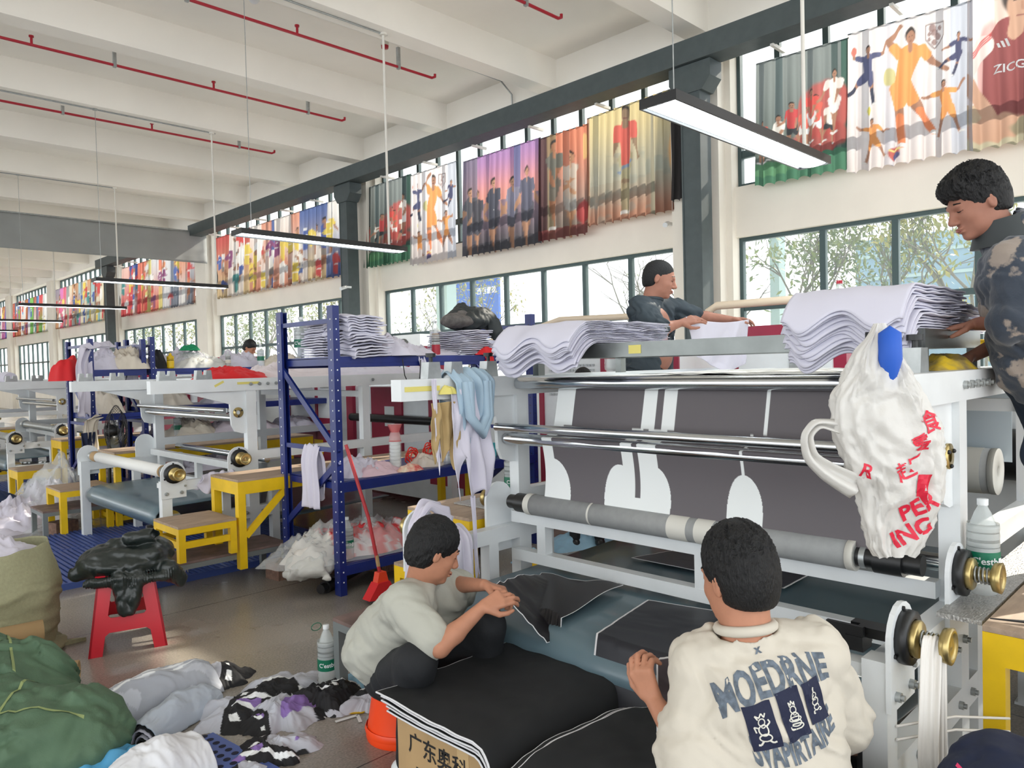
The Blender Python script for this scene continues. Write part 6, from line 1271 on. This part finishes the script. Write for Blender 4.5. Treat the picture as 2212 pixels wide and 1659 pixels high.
def hairsdf(name, c, fr, s, m, parent, h=.004, base=0., top=.012, front=.0, spike=.006, nape=-.055, temple=0., curl=0., seed=0):
    f, l, u = fr; L = lambda x, y, z: tuple(c+f*(x*s)+l*(y*s)+u*(z*s)); M = [list(f), list(l), list(u)]
    S = SDF(tuple(np.array(c)-.17*s), tuple(np.array(c)+.18*s), h)
    E = lambda p, r, k=.02, sub=False: S.ell(L(*p), tuple(v*s for v in r), M, k*s, sub)
    E((-.012, 0, .036+top*.4), (.101+base, .082+base, .087+top*.8)); E((-.04, 0, -.01), (.072+base, .076+base, .085), .03)
    if front: E((.06, 0, .085), (.045, .06, .03+front), .03)
    E((.095, 0, -.045), (.088, .10, .088+temple), .006, True)
    for q in (-1, 1): E((.015, q*.09, -.045), (.045, .03, .055), .006, True)
    E((.01, 0, nape-.075), (.13, .11, .075), .018, True)
    def wr(x, y, z):
        d = (x-c[0])*u[0]+(y-c[1])*u[1]+(z-c[2])*u[2]; a = np.arctan2((x-c[0])*l[0]+(y-c[1])*l[1]+(z-c[2])*l[2], (x-c[0])*f[0]+(y-c[1])*f[1]+(z-c[2])*f[2])
        w = -spike*(ridge(a*9+d*18, d*26, seed, o=2)-.35)*np.clip(.4+d*9, .15, 1.3)-.0018*nz(x*260, y*260, z*120)
        return w-curl*(ridge(x*38, y*38+z*30, z*20, seed)-.4)
    S.wrinkle(wr); return S.mesh(name, m, parent)
def handsdf(S, w, d, nrm, s=1., curl=.6, thumb=1, spread=.0, pinch=0.):
    """w wrist, d direction to the knuckles, nrm back of the hand"""
    d = Vector(d).normalized(); nrm = Vector(nrm); nrm = (nrm-d*nrm.dot(d)).normalized(); sd = d.cross(nrm)*thumb
    w = Vector(w); k0 = w+d*.085*s
    for i, (off, ln) in enumerate([(.031, .93), (.011, 1.04), (-.009, .98), (-.028, .78)]):
        b = w+d*.015*s+sd*off*.55*s; kn = k0+sd*off*s-d*(abs(off-.01)*.25)*s
        S.cone(b, kn, .0135*s, .0115*s, .012*s, pad=.03); p = kn; a = curl*(.5+.12*i); dd = d+sd*(off*spread)
        if pinch and i == 0: a = curl*.45+pinch*.3
        for j, (L_, r0, r1) in enumerate([(.043, .0098, .0088), (.027, .0088, .0080), (.021, .0080, .0068)]):
            v = (dd.normalized()*math.cos(a)-nrm*math.sin(a)); q = p+v*L_*ln*s; S.cone(p, q, r0*s, r1*s, .003*s, pad=.015); p = q; a += curl*(.75 if j == 0 else .55)
    t0 = w+d*.022*s+sd*.024*s; t1 = t0+(d*.7+sd*.75-nrm*.35).normalized()*.042*s; t2 = t1+(d*.95+sd*.15-nrm*.35).normalized()*.032*s; t3 = t2+(d*.95-sd*.15-nrm*.3).normalized()*.024*s
    S.cone(t0, t1, .0155*s, .0115*s, .008*s, pad=.03); S.cone(t1, t2, .0112*s, .0098*s, .003*s, pad=.015); S.cone(t2, t3, .0098*s, .0078*s, .003*s, pad=.015)
def facebits(t, c, fr, s, brow=True):
    f, l, u = fr; L = lambda x, y, z: tuple(c+f*(x*s)+l*(y*s)+u*(z*s))
    for q in (-1, 1):
        MB().tube([L(.082, q*.016, .026), L(.092, q*.03, .031), L(.078, q*.05, .027)], [.0022*s, .0034*s, .0018*s], 6).build('eyebrow', m_hair, t)
        MB().tube([L(.0855, q*.018, .001), L(.0885, q*.031, -.002), L(.077, q*.046, .001)], [.0012*s, .0017*s, .0012*s], 6).build('eyelash', m_hair, t)
    MB().tube([L(.099, -.018, -.0668), L(.1045, 0, -.066), L(.099, .018, -.0668)], [.002*s, .004*s, .002*s], 6).build('mouth', m_lip, t)
def bounds(ps, pad): a = np.array([list(p) for p in ps]); return a.min(0)-pad, a.max(0)+pad
def person(label, J, fwd, hs, skin, top, legs, hair, hands, up=(0, 0, 1), h=.0055, hh=.004, s=1., bare_chest=False, face=True, category='person', garm='shirt'):
    """J: world joints. top: dict(m, r (torso extra), sl (sleeve fraction of upper, then forearm), wr)"""
    base = Vector((J['pel'].x, J['pel'].y, 0)); t = thing('person', label, category, (0, 0, 0))
    fr = frame(fwd, up); c = J['head']; nk = J['neck']
    if top.get('hood'): MB().tube([nk-Vector((0, 0, .02)), nk.lerp(c, .25)-fr[0]*.02, nk.lerp(c, .5)-fr[0]*.035], [.115, .098, .088], 28).build('hood_collar', m_djk, t)
    if True: pass
    side = (J['shL']-J['shR']).normalized(); hipc = J['pel']
    ps = [c+Vector((0, 0, .14)), c+fr[0]*.13, J['shL'], J['shR'], J['elL'], J['elR'], J['wrL'], J['wrR'], hipc]+[J['wr'+k]+Vector(hands[k][0]).normalized()*.2 for k in hands]
    lo, hi = bounds(ps, .11); S = SDF(lo, hi, h)
    headsdf(S, c, fr, hs, nk)
    back = side.cross(Vector((0, 0, 1)))
    for q, a in ((1, 'L'), (-1, 'R')):
        S.cone(hipc+side*q*.065*s, nk.lerp(J['sh'+a], .62)-Vector((0, 0, .07)), .095*s, .065*s, .05); S.cone(nk-Vector((0, 0, .03)), J['sh'+a]-Vector((0, 0, .01)), .036*s, .044*s, .02)
        S.cone(J['sh'+a], J['el'+a], .050*s, .038*s, .02); S.cone(J['el'+a], J['el'+a].lerp(J['wr'+a], .35), .039*s, .038*s, .015); S.cone(J['el'+a].lerp(J['wr'+a], .35), J['wr'+a], .038*s, .024*s, .015)
        if a in hands: d, n, cu, th = hands[a][:4]; handsdf(S, J['wr'+a], d, n, s*1.0, cu, th, pinch=hands[a][4] if len(hands[a]) > 4 else 0)
    if bare_chest:
        S.ell(tuple(nk.lerp(hipc, .35)+Vector(bare_chest)*.05), (.1, .1, .13), k=.05); S.ell(tuple(nk.lerp(hipc, .78)+Vector(bare_chest)*.07), (.11, .11, .13), k=.05)
    body = S.mesh('body', skin, t)
    if face: facebits(t, c, fr, hs)
    hairsdf('hair', c, fr, hs, m_hair, t, hh, **hair)
    # upper garment
    R = top.get('r', .015); ps = [nk+Vector((0, 0, .1)), J['shL'], J['shR'], J['elL'], J['elR'], hipc-Vector((0, 0, .12))]+([J['wrL'], J['wrR']] if top['sl'] > 1 else [])
    lo, hi = bounds(ps, .17); G = SDF(lo, hi, top.get('h', .0065))
    for q, a in ((1, 'L'), (-1, 'R')):
        G.cone(hipc+side*q*.07*s+Vector((0, 0, top.get('hem', -.02))), nk.lerp(J['sh'+a], .62)-Vector((0, 0, .06)), (.105+R*1.3)*s, (.078+R)*s, .07); G.cone(nk-Vector((0, 0, .02)), J['sh'+a], (.05+R*.4)*s, (.052+R)*s, .03)
        e = J['sh'+a].lerp(J['el'+a], min(1, top['sl'])); G.cone(J['sh'+a], e, (.054+R)*s, top.get('slr', (.044+R*1.1))*s, .03)
        if top['sl'] > 1:
            e2 = J['el'+a].lerp(J['wr'+a], top['sl']-1); G.cone(J['el'+a], e2, (.044+R*1.1)*s, (.040+R*.9)*s, .02)
        if top.get('cuff'):
            e2 = J['el'+a].lerp(J['wr'+a], top['sl']-1) if top['sl'] > 1 else e; dr = (J['wr'+a]-J['el'+a]).normalized() if top['sl'] > 1 else (J['el'+a]-J['sh'+a]).normalized(); G.cone(e2, e2+dr*.05, .043*s, .038*s, .004)
    G.ell(tuple(nk.lerp(hipc, .45)), (.13, .13, .15), k=.08)
    u_ = (nk-hipc).normalized()
    if top.get('open'):
        o = Vector(top['open']); 
        for k in np.linspace(-.02, 1.15, 8): p = nk.lerp(hipc, k)+o*(.15+.03*k); G.ell(tuple(p), (.075+.02*k, .075+.02*k, .10), k=.01, sub=True)
    if top.get('hood'): G.ell(tuple(nk+Vector((0, 0, .03))-fr[0]*.05), (.11, .11, .075), k=.03)
    if top.get('collar'): G.cone(nk-u_*.01, nk+u_*.025, .072*hs, .064*hs, .01)
    G.cone(nk+u_*top.get('nko', 0), c, .056*hs, .060*hs, .004, sub=True) if not top.get('hood') else G.cone(nk+Vector((0, 0, .04)), c+fr[0]*.03, .075*hs, .09*hs, .01, sub=True)
    G.cone(tuple(nk+u_*.075), tuple(nk+u_*.3), .10, .12, .004, sub=True) if top.get('collar') else None
    wa = top.get('wr', .008)*1.7; sd = top.get('seed', 1)
    G.wrinkle(lambda x, y, z: wa*(ridge(x*7+z*4, y*7-z*4, z*7, sd, o=3)-.5)*1.6+wa*.3*nz(x*22, y*22, z*22, sd))
    gm = G.mesh(garm, top['m'], t)
    if top.get('collar'):
        a_ = u_.orthogonal().normalized(); b_ = u_.cross(a_); cc = nk+u_*.018-fr[0]*.0
        MB().tube([cc+(a_*math.cos(w)+b_*math.sin(w))*.067*hs for w in np.linspace(0, 2*PI, 30)[:-1]], .014, 8, closed=True).build('collar', top['m'], t)
    # legs
    if legs:
        ps = [J[k+a] for k in ('hip', 'kn', 'an') for a in 'LR']; lo, hi = bounds(ps, .16); T = SDF(lo, hi, legs.get('h', .009))
        T.ell(tuple(J['hipL'].lerp(J['hipR'], .5)), (.16, .16, .12), k=.05)
        for a in 'LR':
            T.cone(J['hip'+a], J['kn'+a], .105*s, .078*s, .04); T.cone(J['kn'+a], J['an'+a], .076*s, .052*s, .03)
        T.wrinkle(lambda x, y, z: .010*(ridge(x*8+z*3, y*8-z*3, z*5, 7, o=3)-.5))
        T.mesh('trousers', legs['m'], t)
        for a in 'LR':
            d = Vector(legs['foot']).normalized(); p = J['an'+a]; K = SDF(tuple(np.array(p)-.3), tuple(np.array(p)+.3), .01); K.cone(tuple(p-Vector((0, 0, .045))-d*.03), tuple(p+d*.15-Vector((0, 0, .06))), .045, .038, .02); K.plane((0, 0, p.z-.09), (0, 0, -1)); K.mesh('shoe', legs.get('shoe', m_blk), t)
    return t, body, gm
V3 = Vector
# --- man in the light T-shirt, seated on the orange stool
J = dict(head=PX(936, 1190, 3.12), neck=PX(910, 1256, 3.16), shR=PX(872, 1308, 3.0), shL=PX(985, 1272, 3.36), elR=PX(950, 1398, 2.86), elL=PX(1000, 1262, 3.34), wrR=PX(1042, 1312, 2.92), wrL=PX(1046, 1264, 3.08),
    pel=PX(838, 1428, 3.28), hipR=PX(840, 1458, 3.2), hipL=PX(880, 1440, 3.38), knR=PX(900, 1432, 2.88), knL=PX(1052, 1352, 3.14), anR=V3((1.78, 2.44, .10)), anL=V3((2.20, 2.42, .10)))
J['elL'] = PX(958, 1262, 3.42)
m_tee = mat('light grey T-shirt', (178, 178, 168), .85, bump=.06, bscale=120); m_trou = mat('black trousers', (24, 26, 30), .8, bump=.1, bscale=60)
person('man in a light grey T-shirt on an orange stool, pulling a black panel', J, iR*.86+iF*.40-iU*.40, 1.06, m_skin, dict(m=m_tee, sl=.78, wr=.008, r=.034, hem=.07, seed=3, cuff=False, slr=.078), dict(m=m_trou, foot=iR*.8-iF*.3, shoe=m_white),
    dict(top=.014, curl=.006, spike=.003, nape=-.062), {'R': (iR*.8+iF*.1+iU*.35, iU*.6-iF*.6, .8, 1, .5), 'L': (iR*.9-iF*.3-iU*.15, iU*.9+iF*.2, .9, 1, .6)}, up=(-.1, .05, 1), h=.0048, garm='t_shirt')
# --- man in the printed sweatshirt, seen from behind
J = dict(head=PX(1594, 1250, 2.02), neck=PX(1612, 1368, 1.99), shL=PX(1520, 1436, 2.02), shR=PX(1755, 1412, 2.02), elL=PX(1495, 1640, 1.92), elR=PX(1815, 1555, 2.08), wrL=PX(1412, 1512, 2.08), wrR=PX(1790, 1640, 2.32),
    pel=PX(1670, 1765, 1.93), hipL=PX(1610, 1800, 2.0), hipR=PX(1730, 1800, 1.97), knL=V3((2.12, .93, .47)), knR=V3((2.10, .62, .48)), anL=V3((2.10, .93, .1)), anR=V3((2.10, .62, .1)))
m_sw = mat('cream sweatshirt', (204, 197, 184), .88, bump=.05, bscale=90)
tR, bR, gR = person('man seen from behind in a cream sweatshirt with dark lettering on the back', J, iF*.9-iR*.42-iU*.16, 1.06, m_skin, dict(m=m_sw, sl=1.28, wr=.009, r=.036, hem=0, seed=5, cuff=True, collar=True, nko=.05), dict(m=m_trou, foot=iF),
    dict(top=.022, spike=.010, nape=-.05, seed=4), {'L': (iU*.85-iR*.35+iF*.25, -iR*.6-iF*.7, 1.15, -1, .3), 'R': (iF, iU, .6, -1)}, h=.0048, garm='sweatshirt')
bpy.context.view_layer.update()
m_prt = mat('faded navy print', (96, 106, 118), .8, noise=.3, nscale=70); m_prt2 = mat('navy patch', (24, 30, 58), .8); m_prt3 = mat('cream line print', (214, 212, 202), .8)
nrmv = -cF; ang = math.radians(15); bu = cR*math.cos(ang)+cU*math.sin(ang); bv = cU*math.cos(ang)-cR*math.sin(ang); k_ = 1.9/FPX
def BP(x, y): return PX(x, y, 1.9)
def place(x, y, me, m, nm, off, warp=None, u=bu, v=bv): return decal(me, gR, BP(x, y), u, v, nm, m, tR, off=off, warp=warp)
arch = lambda x, y: (x*(1+y*.8), y*1.25+.10*math.exp(-(x/.10)**2)*.12)
place(1663, 1465, text_mesh('MOEDRNE', .082, bold=.0032), m_prt, 'back_print_letters', .0022, lambda x, y: (x*.78, y*1.1+.010*(1-(x/.12)**2)))
place(1702, 1583, text_mesh('SVAPIRTAIRE', .070, bold=.0028), m_prt, 'back_print_letters', .0022, lambda x, y: (x*.56, y*(1.0+max(0, -x)*2)-.012*(1-(x/.12)**2)))
for (x, y, w, h_, sk) in [(1627, 1543, 62*k_, 90*k_, 0), (1695, 1520, 54*k_, 96*k_, 0), (1750, 1502, 44*k_, 84*k_, 0)]: place(x, y, rect_mesh(w, h_, 9), m_prt2, 'printed_patch', .003)
def figure(x, y, sc, kind):
    m_ = bmesh.new(); r = random.Random(kind)
    def strip(pts, w):
        for (a, b) in zip(pts, pts[1:]):
            a = Vector((*a, 0)); b = Vector((*b, 0)); n = (b-a).cross(Vector((0, 0, 1))).normalized()*w; f_ = m_.faces.new([m_.verts.new(a-n), m_.verts.new(b-n), m_.verts.new(b+n), m_.verts.new(a+n)])
    circ = lambda cx, cy, rx, ry, n=12: [(cx+rx*math.cos(a), cy+ry*math.sin(a)) for a in np.linspace(0, 2*PI, n+1)]
    w = .0011
    strip(circ(0, .012, .008, .009), w*1.3); strip(circ(0, -.006, .011, .011), w*1.5); strip(circ(0, -.022, .014 if kind != 2 else .009, .008), w*1.4); strip(circ(.002, .002, .005, .004), w)
    if kind == 0: strip([(-.008, .02), (-.013, .03), (-.004, .024), (.003, .032), (.008, .022), (.013, .03)], w*1.5); strip([(.01, 0), (.02, .006), (.016, .014)], w*1.6); strip([(-.01, 0), (-.02, .005), (-.017, -.01)], w*1.6); strip([(-.006, -.028), (-.014, -.037), (-.02, -.036)], w*2); strip([(.006, -.028), (.014, -.035), (.022, -.034)], w*2)
    if kind == 1: strip([(-.007, .02), (-.008, .032), (-.003, .024), (0, .034), (.004, .024), (.008, .03), (.007, .02)], w*1.3); strip(circ(0, -.03, .018, .007), w*1.6); strip(circ(0, -.012, .016, .006), w*1.3)
    if kind == 2: strip([(0, .02), (0, .034), (.003, .036)], w*2); strip([(-.012, -.03), (.012, -.028), (.014, -.034), (-.014, -.036), (-.012, -.03)], w*1.4); strip([(-.004, .0), (-.01, .008), (0, .014)], w*1.5)
    me = bpy.data.meshes.new('f'); bmesh.ops.scale(m_, vec=(sc, sc, 1), verts=m_.verts[:]); m_.to_mesh(me); m_.free()
    place(x, y, me, m_prt3, 'line_drawing', .0042)
figure(1627, 1543, 1.05, 0); figure(1696, 1520, .95, 1); figure(1750, 1500, .85, 2)
place(1641, 1408, text_mesh('x', .03, bold=.001), m_prt, 'neck_mark', .002)
# --- bare chested man in an open dark jacket behind the table
J = dict(head=PX(1424, 603, 5.4), neck=PX(1407, 652, 5.42), shR=PX(1385, 668, 5.28), shL=PX(1432, 662, 5.62), elR=PX(1424, 712, 5.12), elL=PX(1498, 682, 5.6), wrR=PX(1470, 698, 5.16), wrL=PX(1578, 690, 5.6), pel=PX(1400, 800, 5.42))
f0 = V3((4.62, 3.30, 0)); J.update(hipR=J['pel']+V3((-.02, -.0, -.06))-iF*.09, hipL=J['pel']+V3((0, 0, -.06))+iF*.09)
J['knR'] = V3((4.62, 3.22, 1.35)); J['knL'] = V3((4.72, 3.42, 1.35)); J['anR'] = V3((4.60, 3.22, .94)); J['anL'] = V3((4.70, 3.42, .94))
m_jkd = mat('dark blue grey jacket', (42, 54, 62), .7, bump=.1, bscale=40)
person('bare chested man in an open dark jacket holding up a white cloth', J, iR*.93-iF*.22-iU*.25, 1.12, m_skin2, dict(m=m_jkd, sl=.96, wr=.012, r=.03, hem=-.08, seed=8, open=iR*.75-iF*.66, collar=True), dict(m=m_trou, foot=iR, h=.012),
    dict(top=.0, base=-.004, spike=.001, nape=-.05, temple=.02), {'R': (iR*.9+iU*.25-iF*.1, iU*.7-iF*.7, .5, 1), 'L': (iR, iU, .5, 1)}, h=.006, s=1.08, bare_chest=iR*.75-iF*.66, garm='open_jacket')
a = PX(1482, 684, 5.15); b = PX(1618, 690, 5.55); n = 50; U, V = np.meshgrid(np.linspace(0, 1, n), np.linspace(0, 1, n), indexing='ij')
A_, B_ = np.array(a), np.array(b); bx_ = A_+(B_-A_)*U[..., None]; w_ = .02+.14*np.sin(V*PI*.9); P = bx_.copy()
P = P+np.array(iR)*((.5-U)*V*.10+.02*V)[..., None]; P[..., 2] -= V*(.40-.1*np.abs(U-.62)*2)-.0; fo = .045*(ridge(U*3+V*.8, V*1.2, s=4, o=2)-.5)*(.3+V)+.03*np.sin(U*14+V*3)*V; P = P+np.array(iF)*fo[..., None]; P[..., 2] -= .03*np.sin(U*PI)*(1-V)
tag(grid('held_white_cloth', P, mat('held cloth', (230, 228, 238), .8, trans=.4, bump=.05, bscale=18), thick=.002), 'white cloth held up by the man in the open jacket', 'cloth')
# --- young man in the camouflage hoodie at the right edge
J = dict(head=PX(2112, 440, 2.86), neck=PX(2170, 520, 2.86), shL=PX(2195, 575, 2.74), shR=PX(2215, 560, 3.05), elL=PX(2196, 690, 2.70), elR=PX(2240, 700, 3.1), wrL=PX(2108, 700, 2.90), wrR=PX(2100, 770, 3.05), pel=PX(2250, 790, 2.86))
J.update(hipL=J['pel']+V3((0, -.02, -.04))-iF*.08, hipR=J['pel']+V3((0, -.02, -.04))+iF*.08, knL=PX(2262, 980, 2.78), knR=PX(2290, 980, 2.95), anL=V3((3.38, .40, .94)), anR=V3((3.72, .50, .94)))
def camouflage():
    m = mat('camouflage fleece', (54, 62, 74), .9, c2=(150, 138, 128), nscale=9, bump=.15, bscale=90, sheen=.3); N = m.node_tree.nodes
    for q in N:
        if q.type == 'MAP_RANGE': q.inputs[1].default_value = .56; q.inputs[2].default_value = .60
    return m
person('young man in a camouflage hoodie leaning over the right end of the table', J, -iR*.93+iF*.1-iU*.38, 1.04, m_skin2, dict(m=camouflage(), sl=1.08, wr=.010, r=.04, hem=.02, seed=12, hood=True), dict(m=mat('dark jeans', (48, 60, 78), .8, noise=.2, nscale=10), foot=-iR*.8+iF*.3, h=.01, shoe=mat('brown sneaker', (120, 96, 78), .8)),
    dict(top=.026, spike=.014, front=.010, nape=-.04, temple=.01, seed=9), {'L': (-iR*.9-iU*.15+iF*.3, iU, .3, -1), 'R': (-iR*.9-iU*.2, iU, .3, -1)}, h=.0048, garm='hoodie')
# --- far man at the third press and the hidden worker behind the near press
def standing(x, y, z0, hgt, yaw, label, mt, fwd, arms=.35):
    s = hgt/1.72; F_ = V3((math.cos(yaw), math.sin(yaw), 0)); Lf = V3((-math.sin(yaw), math.cos(yaw), 0)); o = V3((x, y, z0)); Z = lambda a, b, c: o+F_*a*s+Lf*b*s+iU*c*s
    J = dict(head=Z(.06, 0, 1.60), neck=Z(.01, 0, 1.46), shL=Z(0, .18, 1.40), shR=Z(0, -.18, 1.40), elL=Z(.08, .23, 1.13), elR=Z(.08, -.23, 1.13), wrL=Z(arms, .14, 1.12), wrR=Z(arms, -.14, 1.12), pel=Z(0, 0, .98), hipL=Z(0, .09, .92), hipR=Z(0, -.09, .92), knL=Z(.03, .11, .50), knR=Z(.03, -.11, .50), anL=Z(-.02, .12, .10), anR=Z(-.02, -.12, .10))
    person(label, J, F_+fwd*iU, 1.0, m_skin, dict(m=mt, sl=.7, wr=.008, r=.015, seed=3, h=.01), dict(m=m_trou, foot=F_, h=.012), dict(top=.012, spike=.004), {'L': (F_, iU, .6, -1), 'R': (F_, iU, .6, 1)}, h=.008, hh=.007, s=s)
standing(5.36, 11.3, .45, 1.72, -1.0, 'small distant man in a cream top working behind the loaded far rack', m_cream, -.5)
standing(5.27, 4.38, .0, 1.62, .8, 'worker in black trousers behind the nearest press, only the legs showing', m_black, -.2)
